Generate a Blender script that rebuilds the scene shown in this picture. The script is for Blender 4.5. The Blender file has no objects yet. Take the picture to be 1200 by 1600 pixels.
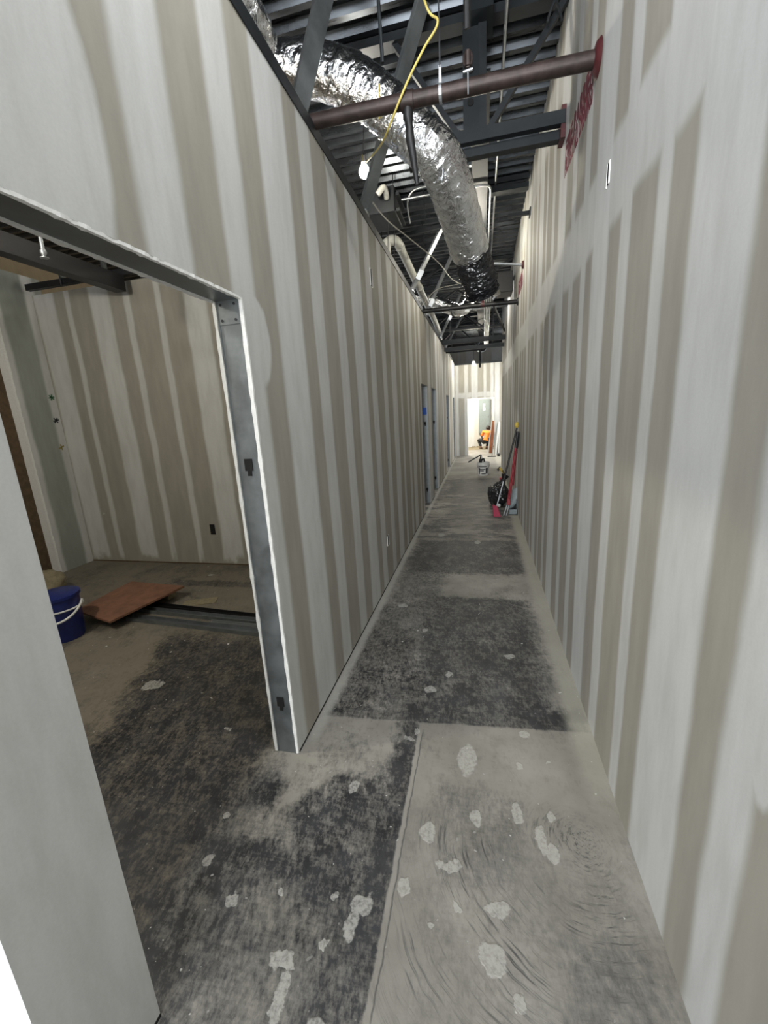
import bpy, bmesh, math, random
from mathutils import Vector, Matrix, noise
random.seed(7)
SC = bpy.context.scene
COL = SC.collection

# ------------------------------------------------------------------ camera
cam = bpy.data.cameras.new('camera'); camo = bpy.data.objects.new('camera', cam); COL.objects.link(camo)
cam.sensor_fit = 'VERTICAL'; cam.sensor_height = 32.0
cam.lens = 643.663 / 1600 * 32.0
cam.clip_start = 0.02; cam.clip_end = 200
camo.matrix_world = Matrix(((0.973093, 0.002388, 0.230399, 0), (0.22315, 0.239299, -0.944955, 0),
                            (-0.05739, 0.970943, 0.232327, 1.62), (0, 0, 0, 1)))
SC.camera = camo
# ------------------------------------------------------------------ world, lights, exposure
SC.view_settings.view_transform = 'Standard'; SC.view_settings.look = 'None'
SC.view_settings.gamma = 1; SC.view_settings.use_curve_mapping = False
SC.view_settings.exposure = 2.14
W = bpy.data.worlds.new('world'); SC.world = W; W.use_nodes = True
W.node_tree.nodes['Background'].inputs[0].default_value = (0.80, 0.88, 1.0, 1)
W.node_tree.nodes['Background'].inputs[1].default_value = 0.35

def light(name, kind, loc, power, color=(1, 1, 1), size=0.1, size_y=None, rot=(0, 0, 0), spread=None):
    d = bpy.data.lights.new(name, kind); o = bpy.data.objects.new(name, d); COL.objects.link(o)
    o.location = loc; o.rotation_euler = rot; d.energy = power; d.color = color
    if kind == 'AREA':
        d.shape = 'RECTANGLE'; d.size = size; d.size_y = size_y or size
        if spread: d.spread = spread
    else: d.shadow_soft_size = size
    return o
PI = math.pi
# daylight through the storefront glazing behind the photographer
light('storefront_daylight', 'AREA', (-0.9, -6.2, 2.0), 205, (0.955, 0.98, 1.0), 3.6, 2.8, (PI/2, 0, 0))
# work lamps strung through the ceiling space, then room light and added fills
LAMP_A = (-1.02, 4.2, 3.74); LAMP_B = (-0.06, 6.2, 3.58); LAMP_C = (-0.23, 14.1, 2.98)
light('work_lamp_light', 'POINT', (LAMP_A[0]+.03, LAMP_A[1]-.1, LAMP_A[2]-.05), 6.5, (1, .95, .86), .06)
light('work_lamp_light_hall', 'POINT', LAMP_B, 10, (1, .95, .80), .05)
light('work_lamp_light_end', 'POINT', (LAMP_C[0], LAMP_C[1]-.12, LAMP_C[2]), 5, (1, .93, .76), .06)
light('end_room_light', 'POINT', (-0.9, 16.4, 2.55), 95, (1, .96, .86), .15)
light('doorway_fill', 'POINT', (-.1, 15.7, 2.55), 20, (1, .97, .92), .1)  # unseen fill added so the doorway floor reads bright
light('alcove_fill', 'POINT', (1.25, 13.7, 1.9), 22, (1, .97, .9), .1)  # added unseen light, stands in for daylight from the side opening
light('near_fill_light', 'AREA', (-0.15, 1.2, 3.95), 8, (.97, .98, 1.0), 1.2, .12)  # fill panel added over the near corridor, no tube fitting here
light('hall_fill_light', 'AREA', (-0.25, 9.3, 3.9), 10, (1, .97, .90), 1.2, .12)  # added fill for the middle of the corridor, no fixture behind it
light('side_room_fill', 'POINT', (-2.7, 0.95, 2.85), 22, (1, .94, .82), .08)  # out-of-view light added to lift the dim side room
light('next_room_fill', 'POINT', (-2.9, 6.6, 2.6), 14, (1, .95, .86), .08)  # added light so the jambs of the far openings look lit

# ------------------------------------------------------------------ material helpers
class G:
    """tiny expression builder for shader nodes"""
    def __init__(s, name):
        s.m = bpy.data.materials.new(name); s.m.use_nodes = True
        s.t = s.m.node_tree; s.b = s.t.nodes['Principled BSDF']
    def n(s, t, **k):
        x = s.t.nodes.new(t)
        for a, v in k.items(): setattr(x, a, v)
        return x
    def put(s, sock, v):
        if hasattr(v, 'is_output') or isinstance(v, bpy.types.NodeSocket): s.t.links.new(v, sock)
        elif isinstance(v, (tuple, list)) and len(v) == 3 and sock.type == 'RGBA': sock.default_value = (*v, 1)
        else: sock.default_value = v
    def M(s, op, a, b=None, c=None, clamp=False):
        x = s.n('ShaderNodeMath', operation=op, use_clamp=clamp)
        s.put(x.inputs[0], a)
        if b is not None: s.put(x.inputs[1], b)
        if c is not None: s.put(x.inputs[2], c)
        return x.outputs[0]
    def add(s, a, b): return s.M('ADD', a, b)
    def sub(s, a, b): return s.M('SUBTRACT', a, b)
    def mul(s, a, b): return s.M('MULTIPLY', a, b)
    def mx(s, a, b): return s.M('MAXIMUM', a, b)
    def mn(s, a, b): return s.M('MINIMUM', a, b)
    def ramp(s, v, lo, hi, a=0.0, b=1.0, smooth=True):
        x = s.n('ShaderNodeMapRange'); x.interpolation_type = 'SMOOTHSTEP' if smooth else 'LINEAR'
        s.put(x.inputs[0], v)
        for i, q in enumerate((lo, hi, a, b)): x.inputs[i+1].default_value = q
        return x.outputs[0]
    def pos(s):
        g = s.n('ShaderNodeNewGeometry'); x = s.n('ShaderNodeSeparateXYZ'); s.t.links.new(g.outputs['Position'], x.inputs[0])
        return g.outputs['Position'], x.outputs[0], x.outputs[1], x.outputs[2]
    def xyz(s, x, y, z):
        c = s.n('ShaderNodeCombineXYZ'); s.put(c.inputs[0], x); s.put(c.inputs[1], y); s.put(c.inputs[2], z); return c.outputs[0]
    def noise(s, vec, scale, detail=3, rough=.5, dist=0):
        x = s.n('ShaderNodeTexNoise'); s.put(x.inputs['Vector'], vec)
        x.inputs['Scale'].default_value = scale; x.inputs['Detail'].default_value = detail
        x.inputs['Roughness'].default_value = rough; x.inputs['Distortion'].default_value = dist
        return x.outputs[0]
    def mixc(s, f, a, b, mode='MIX'):
        x = s.n('ShaderNodeMix', data_type='RGBA', blend_type=mode)
        s.put(x.inputs[0], f); s.put(x.inputs[6], a); s.put(x.inputs[7], b); return x.outputs[2]
    def band(s, v, a, b, soft):
        """1 inside [a,b]"""
        d = s.M('ABSOLUTE', s.sub(v, (a+b)/2)); h = (b-a)/2
        return s.ramp(d, h-soft, h+soft, 1.0, 0.0)
    def bump(s, h, strength, dist=.01):
        x = s.n('ShaderNodeBump'); x.inputs['Strength'].default_value = strength; x.inputs['Distance'].default_value = dist
        s.put(x.inputs['Height'], h); s.t.links.new(x.outputs[0], s.b.inputs['Normal'])
    def done(s, color=None, rough=None, metal=None, spec=None):
        if color is not None: s.put(s.b.inputs['Base Color'], color)
        if rough is not None: s.put(s.b.inputs['Roughness'], rough)
        if metal is not None: s.put(s.b.inputs['Metallic'], metal)
        if spec is not None: s.put(s.b.inputs['Specular IOR Level'], spec)
        return s.m

def simple(name, col, rough=.6, metal=0, var=.12, scale=25, bump=0, spec=None):
    g = G(name); P, x, y, z = g.pos()
    nz = g.noise(P, scale, 4, .6)
    f = g.ramp(nz, .3, .7)
    c = g.mixc(f, tuple(v*(1-var) for v in col), tuple(min(1, v*(1+var)) for v in col))
    if bump: g.bump(nz, bump, .005)
    return g.done(c, rough, metal, spec)

def emis(name, col, strength):
    g = G(name); g.b.inputs['Emission Color'].default_value = (*col, 1); g.b.inputs['Emission Strength'].default_value = strength
    return g.done((.9, .9, .9), .4)

MUD = (.585, .59, .575); BARE = (.335, .318, .272); BARE2 = (.30, .29, .255)

def drywall(name, axis, wide, hbands=(), extra=(), patches=(), bare=BARE, mud=MUD, wob=.03, zlim=None):
    """taped and mudded gypsum board: bands run up the wall; wide = [(a,b,soft,strength)]"""
    g = G(name); P, x, y, z = g.pos()
    u = {'x': x, 'y': y}[axis]
    lowv = g.xyz(g.mul(u, 1.3), 3.1, g.mul(z, 1.0))
    w1 = g.sub(g.noise(lowv, 1.7, 2, .5), .5)
    w2 = g.sub(g.noise(g.xyz(g.mul(u, 3), 7.7, g.mul(z, 2.0)), 3.2, 3, .6), .5)
    uu = g.add(u, g.add(g.mul(w1, wob*3.0), g.mul(w2, wob*.9)))
    m = None
    for (a, b, soft, st) in wide:
        q = g.mul(g.band(uu, a, b, soft), st)
        m = q if m is None else g.mx(m, q)
    if zlim:       # bands stop a bit short of the floor
        m = g.mul(m, g.ramp(g.add(z, g.mul(w2, .25)), zlim[0], zlim[1]))
    for (a, b, u0, u1, soft, st) in hbands:
        zz = g.add(z, g.mul(w1, .08))
        m = g.mx(m, g.mul(g.mul(g.band(zz, a, b, soft), g.band(uu, u0, u1, .08)), st))
    for (cu, cz, ru, rz, st) in patches:
        du = g.M('DIVIDE', g.sub(uu, cu), ru); dz = g.M('DIVIDE', g.sub(g.add(z, g.mul(w2, .12)), cz), rz)
        d = g.add(g.mul(du, du), g.mul(dz, dz))
        m = g.mx(m, g.mul(g.ramp(d, .8, 1.15, 1, 0), st))
    # small smears and spatters of compound
    sp = g.noise(g.xyz(g.mul(u, 16), 1.0, g.mul(z, 7)), 1.0, 2, .6)
    m = g.mx(m, g.mul(g.ramp(sp, .745, .775), .55))
    fine = g.noise(P, 130, 2, .7); mid = g.noise(g.xyz(g.mul(u, 5), 0, g.mul(z, 1.1)), 2.2, 4, .6)
    mm = g.mul(m, g.ramp(mid, .25, .6, .86, 1.0))
    bc = g.mixc(g.ramp(mid, .3, .7), tuple(v*.93 for v in bare), tuple(v*1.07 for v in bare))
    mc = g.mixc(g.ramp(mid, .3, .7), tuple(v*.95 for v in mud), tuple(v*1.03 for v in mud))
    c = g.mixc(mm, bc, mc)
    c = g.mixc(g.ramp(fine, .3, .7, 0, .06), c, (.2, .2, .2))
    # screw dimples along the centre
    g.bump(g.add(g.mul(m, .6), g.mul(fine, .12)), .25, .004)
    return g.done(c, g.add(.72, g.mul(m, -.08)), 0, .3)

def nr(c, w=.085, st=.85): return (c-w/2, c+w/2, .016, st)
def wd(a, b, st=1): return (a, b, .022, st)

left_bands = [wd(.30, .955), wd(1.09, 1.28), wd(1.50, 1.665, .9), wd(1.845, 2.125), nr(2.37, .165), nr(2.775, .17),
              wd(3.05, 3.33), nr(3.57, .18), nr(4.0, .17), wd(4.31, 4.56), nr(4.825, .12), nr(5.26, .15),
              wd(5.48, 5.75), nr(6.09, .13), nr(6.45, .2), wd(7.3, 7.7), nr(8.0, .14), wd(8.68, 8.95), nr(9.4), nr(9.8), wd(10.1, 10.4), nr(10.8),
              wd(11.05, 11.3), nr(11.7), wd(12.2, 12.5), nr(13.0), nr(13.4), wd(13.6, 14.9)]
M_left = drywall('drywall_taped_left', 'y', left_bands, patches=[(1.62, 1.93, .13, .2, .9), (.85, 2.3, .16, .4, 1)], wob=.010)
right_bands = [wd(-.9, -.6), nr(-.2), nr(.28), nr(.55), wd(.815, .945, .95), wd(1.085, 1.385), nr(1.60, .10), nr(1.955, .125), wd(2.19, 2.46), nr(2.665, .12), nr(3.0, .12),
               wd(3.26, 3.55), nr(3.79, .12), nr(4.14, .08), wd(4.36, 4.63), nr(4.81, .12), nr(5.19, .1), wd(5.42, 5.69),
               nr(5.93, .12), nr(6.28, .1), wd(6.54, 6.8), nr(7.1), nr(7.6, .2), wd(7.9, 8.2), nr(8.6), nr(9.0), wd(9.3, 9.6), nr(10.0), nr(10.4), wd(10.7, 11.0), nr(11.4), nr(11.8)]
M_right = drywall('drywall_taped_right', 'y', right_bands, hbands=[(2.34, 2.66, -3, 12, .03, .85), (3.62, 3.9, -3, 12, .05, .5)],
                  patches=[(.80, 1.05, .075, .24, .9), (1.0, 3.0, .5, .35, .7)], wob=.014)
M_roomback = drywall('drywall_room_back', 'x', [wd(-4.83, -4.57), nr(-4.39, .07), wd(-4.09, -3.84), nr(-3.62, .075), nr(-3.24, .075), wd(-2.94, -2.68), nr(-2.2), nr(-1.8), wd(-1.4, -1.15)],
                     wob=.02, zlim=(.02, .12))
M_roomleft = drywall('drywall_room_left', 'y', [wd(3.52, 3.66), wd(3.93, 4.05)], bare=(.30, .32, .29), wob=.02)
M_end = drywall('drywall_end_wall', 'x', [wd(-.86, -.76), nr(-.50, .12), wd(-.33, -.12), nr(.12, .09), wd(.30, .40), wd(.44, .60), nr(.85), wd(1.1, 1.4)], hbands=[(1.98, 2.14, -.9, .5, .03, .8)], wob=.01)
M_backroom = drywall('drywall_back_room', 'x', [wd(-1.6, -1.3), nr(-.9), wd(-.6, -.3), nr(0.0), wd(.4, .8), nr(1.2)], bare=(.52, .50, .45), wob=.02)
M_edge = simple('drywall_cut_edge', (.80, .80, .78), .85, 0, .06, 60)
M_plain = simple('drywall_mudded_plain', MUD, .75, 0, .03, 8)
M_brown = simple('brown_fibreboard', (.095, .062, .032), .8, 0, .25, 14)
M_tan = drywall('tan_block_wall', 'y', [wd(2.4, 2.6), wd(3.4, 3.6)], bare=(.30, .23, .14), mud=(.42, .37, .28))

# ---- floor
def floor_mat():
    g = G('ground_concrete_with_mastic'); P, x, y, z = g.pos()
    n1 = g.sub(g.noise(P, 2.6, 3, .6), .5); n2 = g.sub(g.noise(g.xyz(x, y, 5.3), 2.6, 3, .6), .5)
    n3 = g.sub(g.noise(P, 11, 3, .65), .5)
    X = g.add(x, g.add(g.mul(n1, .22), g.mul(n3, .10))); Y = g.add(y, g.add(g.mul(n2, .22), g.mul(n3, .10)))
    Xs = g.add(x, g.mul(n3, .02)); Ys = g.add(y, g.mul(n3, .02))
    def box(x0, x1, y0, y1, sx=.05, sy=.05, XX=None, YY=None):
        return g.mul(g.band(XX or X, x0, x1, sx), g.band(YY or Y, y0, y1, sy))
    m = g.mul(box(-.80, .43, 3.95, 5.1, .07, .07), .85)
    m = g.mx(m, g.mul(box(-.80, -.35, 3.2, 4.2, .10, .12), .55))
    # tile patch with a crisp near edge y = 1.87 + .05 x
    edge = g.ramp(g.sub(Ys, g.mul(x, .07)), 1.875, 1.895)
    m = g.mx(m, g.mul(g.mul(box(-.50, .40, 1.0, 3.42, .12, .05), edge), .84))
    m = g.mx(m, g.mul(g.mul(box(-.86, .2, 1.0, 3.3, .05, .15), edge), .62))
    m = g.mx(m, g.mul(g.mul(box(.2, .53, 1.84, 2.06, .03, .05), edge), 1.0))
    # near left patch, limited by the ridge at x = -.31
    lft = g.ramp(Xs, -.325, -.315, 1, 0)
    diag = g.ramp(g.add(g.mul(X, -1.1), Y), 2.25, 2.10)          # upper limit, slanting
    low = g.ramp(Y, .1, .2)
    near = g.mul(g.mul(lft, diag), g.mul(low, g.ramp(X, -1.2, -1.05)))
    m = g.mx(m, g.mul(near, .84))
    m = g.mx(m, g.mul(g.mul(box(-.45, -.32, .9, 1.86, .05, .02), lft), .95))
    m = g.mul(m, g.sub(1.0, g.mul(box(-.86, -.45, 1.48, 1.84, .05, .04), .72)))
    m = g.mul(m, g.sub(1.0, g.mul(box(-.80, -.50, .2, .98, .08, .06), .35)))
    # side room: dark band running from the doorway to the back
    dd = g.add(g.mul(X, .92), g.mul(Y, .38))
    rm = g.mul(g.mul(g.ramp(dd, -1.42, -1.22), g.ramp(X, -.90, -.80, 1, 0)), g.ramp(Y, 2.75, 2.35))
    rm = g.mul(rm, g.ramp(g.add(g.mul(X, .9), g.mul(Y, .35)), -.22, -.38))
    m = g.mx(m, g.mul(rm, .82))
    m = g.mul(m, g.sub(1.0, g.mul(box(-1.02, -.74, 1.12, 1.24, .03, .03), .5)))
    m = g.mul(m, g.sub(1.0, g.mul(box(-1.08, -.86, 1.42, 1.62, .05, .05), .6)))
    m = g.mx(m, g.mul(box(-3.2, -1.2, 3.42, 3.56, .05, .03), .6))
    m = g.mx(m, g.mul(g.mul(g.ramp(X, -1.1, -1.3), g.ramp(g.noise(P, 1.3, 3, .6), .45, .62)), .45))
    # swirls on the right slab
    rx, ry = g.sub(x, .38), g.sub(y, 1.34)
    r = g.M('SQRT', g.add(g.mul(rx, rx), g.mul(ry, ry)))
    ang = g.M('ARCTAN2', ry, rx)
    st = g.noise(g.xyz(g.mul(g.add(r, g.mul(n1, .08)), 95), g.mul(ang, 2.2), 0), 1.0, 4, .75)
    sw = g.mul(box(-.27, .47, -.5, 1.42, .10, .12), g.ramp(st, .48, .64))
    sw = g.mul(sw, g.ramp(g.noise(P, 3.1, 3, .6), .38, .60, .15, 1))
    m = g.mx(m, g.mul(box(.20, .52, .2, 1.05, .10, .10), .60))
    m = g.mx(m, g.mul(box(-.19, .16, 1.08, 1.50, .10, .08), .50))
    m = g.mx(m, g.mul(box(-.22, .50, .1, 1.3, .06, .12), .26))
    # corridor beyond
    str_ = g.noise(g.xyz(g.mul(x, 2.2), g.mul(y, 5.5), 2), 1.0, 5, .7)
    far = g.mul(g.mul(g.ramp(y, 4.9, 5.3), g.ramp(y, 10.3, 9.6)), g.ramp(str_, .42, .56, .12, .85))
    far = g.mul(far, g.ramp(Xs, .50, .35))
    far = g.mx(far, g.mul(box(-.7, .4, 8.0, 9.9, .1, .2), .85))
    m = g.mx(m, far)
    # mottle: scraped mastic lets the slab show
    sc1 = g.noise(g.xyz(g.mul(x, 1.0), g.mul(y, .6), 0), 42, 5, .75)
    sc2 = g.noise(P, 6.5, 5, .7)
    stre = g.noise(g.xyz(g.mul(g.add(x, g.mul(y, .45)), 60), g.mul(g.sub(y, g.mul(x, .45)), 9), 1), 1.0, 3, .7)
    # the mastic survives in ragged islands: coverage mask against fractal noise
    fr = g.noise(g.xyz(g.add(x, g.mul(y, .25)), g.mul(y, .8), 0), 7.5, 9, .74, .3)
    fr2 = g.noise(P, 2.3, 5, .6)
    base = g.mx(m, g.mul(g.ramp(fr2, .45, .65), .30))
    scr = g.noise(g.xyz(g.mul(x, 95), g.mul(y, 16), 4), 1.0, 3, .65)
    scx = g.noise(g.xyz(g.mul(x, 14), g.mul(y, 80), 6), 1.0, 3, .65)
    fine = g.add(g.add(g.mul(g.sub(sc1, .5), 1.9), g.mul(g.sub(stre, .5), .75)), g.add(g.mul(g.sub(scr, .5), .7), g.mul(g.sub(scx, .5), .7)))
    lvl = g.add(base, g.add(g.mul(g.sub(fr, .5), 2.1), fine))
    m = g.M('MULTIPLY', g.ramp(lvl, .04, .98, smooth=False), g.ramp(base, 0, .5, .55, 1.0), clamp=True)
    slab = g.mul(g.ramp(Xs, -.325, -.300), g.sub(1.0, edge))
    m = g.mul(m, g.sub(1.0, g.mul(slab, .34)))
    m = g.mx(m, g.mul(sw, .85))
    m = g.mul(m, g.sub(1.0, g.mul(g.ramp(y, 10.2, 10.6), .75)))
    # colours
    tone = g.noise(P, 1.7, 4, .6)
    conc = g.mixc(g.ramp(tone, .3, .7), (.205, .196, .170), (.335, .320, .285))
    roomtint = g.ramp(x, -1.15, -1.0, 1, 0)
    conc = g.mixc(roomtint, conc, (.20, .175, .135))
    dark = g.mixc(g.ramp(sc2, .3, .7), (.012, .013, .015), (.036, .038, .042))
    c = g.mixc(m, conc, dark)
    # dusty film of sanded compound
    dustn = g.ramp(g.noise(g.xyz(g.mul(x, 2), g.mul(y, 1.2), 9), 1.6, 5, .7), .45, .75, 0, .07)
    c = g.mixc(dustn, c, (.42, .42, .41))
    edgeR = g.mul(g.ramp(g.add(x, g.mul(n3, .03)), .40, .47), .7)
    edgeR = g.mul(edgeR, g.ramp(y, 1.2, 1.9))
    c = g.mixc(edgeR, c, (.38, .37, .31))
    edgeL = g.mul(g.band(Xs, -.885, -.83, .02), g.ramp(y, 1.6, 1.7))
    c = g.mixc(g.mul(edgeL, .6), c, (.45, .45, .42))
    # crack and glue ridge
    ridge = g.mul(g.band(Xs, -.320, -.303, .006), g.band(y, .98, 1.80, .05))
    c = g.mixc(g.mul(ridge, .6), c, (.31, .30, .27))
    rl = g.mul(g.band(Xs, -.302, -.297, .002), g.band(y, .72, 1.80, .02))
    c = g.mixc(g.mul(rl, .7), c, (.05, .05, .05))
    crack = g.mul(g.band(g.add(Xs, g.mul(n1, .05)), -.655, -.650, .002), g.band(y, 2.2, 3.6, .1))
    c = g.mixc(g.mul(crack, .6), c, (.05, .05, .05))
    # splashes of joint compound
    spl = [(.05, 1.065, .055, .035), (.22, 1.33, .028, .07), (.255, 1.28, .03, .05), (.14, 1.42, .03, .06), (-.025, 1.37, .028, .055), (-.12, 1.17, .065, .025), (-.27, 1.07, .03, .035), (-.40, .99, .05, .045),
           (-.42, .93, .03, .05), (-.69, .975, .017, .022), (-1.06, 1.195, .02, .02), (-.60, .80, .06, .028), (-.57, .72, .028, .09), (-.50, .985, .016, .03), (-.56, 1.42, .03, .045),
           (-.07, 1.66, .06, .12), (.21, 1.86, .035, .045), (-.36, 1.74, .04, .022), (-.33, 1.79, .02, .02), (.03, .93, .055, .06), (.27, 1.43, .022, .03), (-.49, .86, .018, .02), (-.44, .66, .06, .05),
           (-.42, 2.82, .03, .03), (-.2, 2.3, .03, .03), (.18, 2.55, .05, .035), (-.30, 2.14, .05, .04), (-2.07, 1.92, .09, .07), (-1.02, 1.02, .025, .03), (-.85, .92, .03, .025), (.17, 1.66, .02, .03),
           (-.21, 1.28, .04, .06), (-.16, .98, .012, .012), (.10, .84, .02, .025), (.20, .78, .03, .02), (-.08, 1.05, .02, .02), (.30, 1.7, .02, .012), (-.66, 3.2, .05, .04), (-.05, 5.0, .05, .09), (-.52, 5.3, .06, .1), (-2.9, 3.7, .05, .03), (-1.35, 1.65, .03, .02)]
    q = None
    for (a, b, ra, rb) in spl:
        v = g.n('ShaderNodeVectorMath', operation='MULTIPLY_ADD')
        g.put(v.inputs[0], g_xy(g, x, y, n3, n1)); v.inputs[1].default_value = (1/(ra*.78), 1/(rb*.78), 0); v.inputs[2].default_value = (-a/(ra*.78), -b/(rb*.78), 0)
        l = g.n('ShaderNodeVectorMath', operation='LENGTH'); g.t.links.new(v.outputs[0], l.inputs[0])
        e = g.ramp(l.outputs['Value'], .85, 1.05, 1, 0)
        q = e if q is None else g.mx(q, e)
    tiny = g.noise(P, 24, 2, .5); tm = g.ramp(tiny, .735, .76)
    tiny2 = g.noise(g.xyz(x, y, 3.3), 60, 1, .5); tm = g.mx(tm, g.ramp(tiny2, .76, .78))
    tm = g.mul(tm, g.ramp(g.noise(P, 2.0, 2), .45, .55, .25, 1))
    c = g.mixc(g.mul(q, g.ramp(g.noise(P, 55, 3, .7), .3, .6, .22, .72)), c, (.47, .465, .43))
    c = g.mixc(g.mul(tm, .85), c, (.60, .60, .57))
    g.bump(g.add(g.add(g.mul(q, 1.0), g.mul(ridge, .8)), g.add(g.mul(sc1, .5), g.mul(m, -.2))), .35, .004)
    rough = g.sub(g.add(.56, g.mul(sc2, .2)), g.mul(m, .16))
    return g.done(c, rough, 0, .5)
_xy = {}
def g_xy(g, x, y, n3, n1):
    if id(g) not in _xy:
        nn = g.sub(g.noise(g.xyz(x, y, 8.8), 30, 3, .6), .5)
        nb = g.sub(g.noise(g.xyz(y, x, 1.8), 14, 3, .6), .5)
        _xy[id(g)] = g.xyz(g.add(x, g.mul(nn, .035)), g.add(y, g.mul(nb, .09)), 0)
    return _xy[id(g)]
M_floor = floor_mat()

def metal(name, col, rough, var=.15, scale=12, bump=0, metal=.9, stretch=(1, 1, 1)):
    g = G(name); P, x, y, z = g.pos()
    v = g.xyz(g.mul(x, stretch[0]), g.mul(y, stretch[1]), g.mul(z, stretch[2]))
    nz = g.noise(v, scale, 4, .65)
    c = g.mixc(g.ramp(nz, .3, .7), tuple(a*(1-var) for a in col), tuple(min(1, a*(1+var)) for a in col))
    if bump: g.bump(nz, bump, .004)
    return g.done(c, g.ramp(nz, .3, .7, rough*.85, rough*1.15), metal)
M_deck = metal('galvanised_deck', (.055, .061, .068), .30, .35, 3, stretch=(1, 6, 1))
M_galv = metal('galvanised_stud', (.235, .255, .265), .42, .15, 9, metal=.75)
M_galvw = metal('galvanised_bright', (.42, .44, .46), .38, .12, 9, metal=.7)
def foil():
    g = G('foil_duct_wrap'); P, x, y, z = g.pos()
    a = g.noise(P, 15, 4, .6, .9); b = g.noise(P, 45, 2, .5)
    v = g.n('ShaderNodeTexVoronoi'); v.feature = 'SMOOTH_F1'; g.put(v.inputs['Vector'], P); v.inputs['Scale'].default_value = 20
    g.bump(g.add(g.add(g.mul(a, 1.2), g.mul(b, .22)), g.mul(v.outputs[0], .7)), .8, .02)
    return g.done(g.mixc(g.ramp(a, .35, .65), (.80, .81, .83), (.96, .97, .98)), .20, 1.0)
M_foil = foil()
M_blackfoil = metal('black_plastic_wrap', (.012, .012, .013), .12, .2, 26, bump=1.0, metal=0)
M_joist = simple('dark_primed_steel', (.014, .017, .020), .55, .25, .25, 10)
M_beam = simple('dark_blue_primed_steel', (.010, .014, .017), .5, .2, .2, 10)
M_pipe = simple('rusty_brown_pipe', (.040, .027, .024), .48, .35, .35, 20)
M_blackpipe = simple('black_pipe', (.016, .016, .017), .45, .3, .3, 20)
M_red = simple('red_escutcheon', (.065, .012, .014), .5, 0, .25, 30)
M_conduit = metal('emt_conduit', (.55, .57, .58), .35, .1, 20, metal=.8)
M_pvc = simple('grey_white_pvc', (.46, .46, .42), .45, 0, .08, 12)
M_black = simple('black_plastic', (.010, .010, .011), .45, 0, .2, 30)
M_hole = simple('open_box_black', (.006, .006, .006), .9)
M_bag = metal('trash_bag_film', (.012, .012, .014), .22, .2, 18, bump=.5, metal=0)
M_redp = simple('red_plastic', (.42, .02, .045), .4, 0, .15, 30)
M_redpaint = simple('red_paint', (.24, .010, .018), .38, 0, .15, 30)
M_pink = simple('pinkish_red_bristles', (.30, .02, .055), .7, 0, .25, 80)
M_yellow = simple('yellow_plastic', (.55, .40, .06), .5, 0, .15, 30)
M_cord = simple('yellow_cord', (.62, .50, .14), .55, 0, .1, 30)
M_cable = simple('pale_cable', (.45, .43, .36), .55, 0, .1, 30)
M_greyp = simple('grey_plastic', (.16, .19, .20), .5, 0, .15, 30)
M_steel = metal('worn_steel', (.15, .155, .155), .4, .25, 30)
M_white = simple('white_plastic', (.74, .74, .72), .4, 0, .05, 20)
M_blue = simple('blue_plastic', (.012, .022, .14), .38, 0, .12, 20)
M_ply = simple('reddish_plywood', (.22, .105, .062), .6, 0, .22, 9)
M_paper = simple('kraft_paper', (.26, .22, .14), .85, 0, .15, 30)
M_orange = simple('orange_hi_vis_cloth', (.95, .26, .035), .8, 0, .1, 30)
M_pants = simple('black_trousers', (.012, .012, .014), .8)
M_skin = simple('skin', (.33, .17, .11), .6, 0, .05)
M_hair = simple('dark_hair', (.02, .012, .009), .6)
M_shoe = simple('brown_shoe', (.10, .05, .03), .6)
M_panel = simple('grey_painted_steel', (.20, .235, .225), .45, .1, .06, 20)
M_label = simple('label_paper', (.85, .85, .82), .8, 0, .03)
M_ink = simple('black_ink', (.02, .02, .025), .7)
M_stencil = simple('red_stencil_paint', (.15, .022, .036), .75, 0, .35, 60)
M_green = simple('green_marker', (.05, .16, .08), .8)
M_ochre = simple('ochre_marker', (.30, .25, .07), .8)
M_bulb = emis('lit_bulb', (1.0, .93, .78), 45)
M_glow = emis('small_lit_bulb', (1.0, .97, .90), 3.0)
M_wood = simple('orange_brown_board', (.36, .12, .05), .6, 0, .2, 10)
M_tape = simple('blue_tape', (.02, .09, .42), .6)

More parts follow.
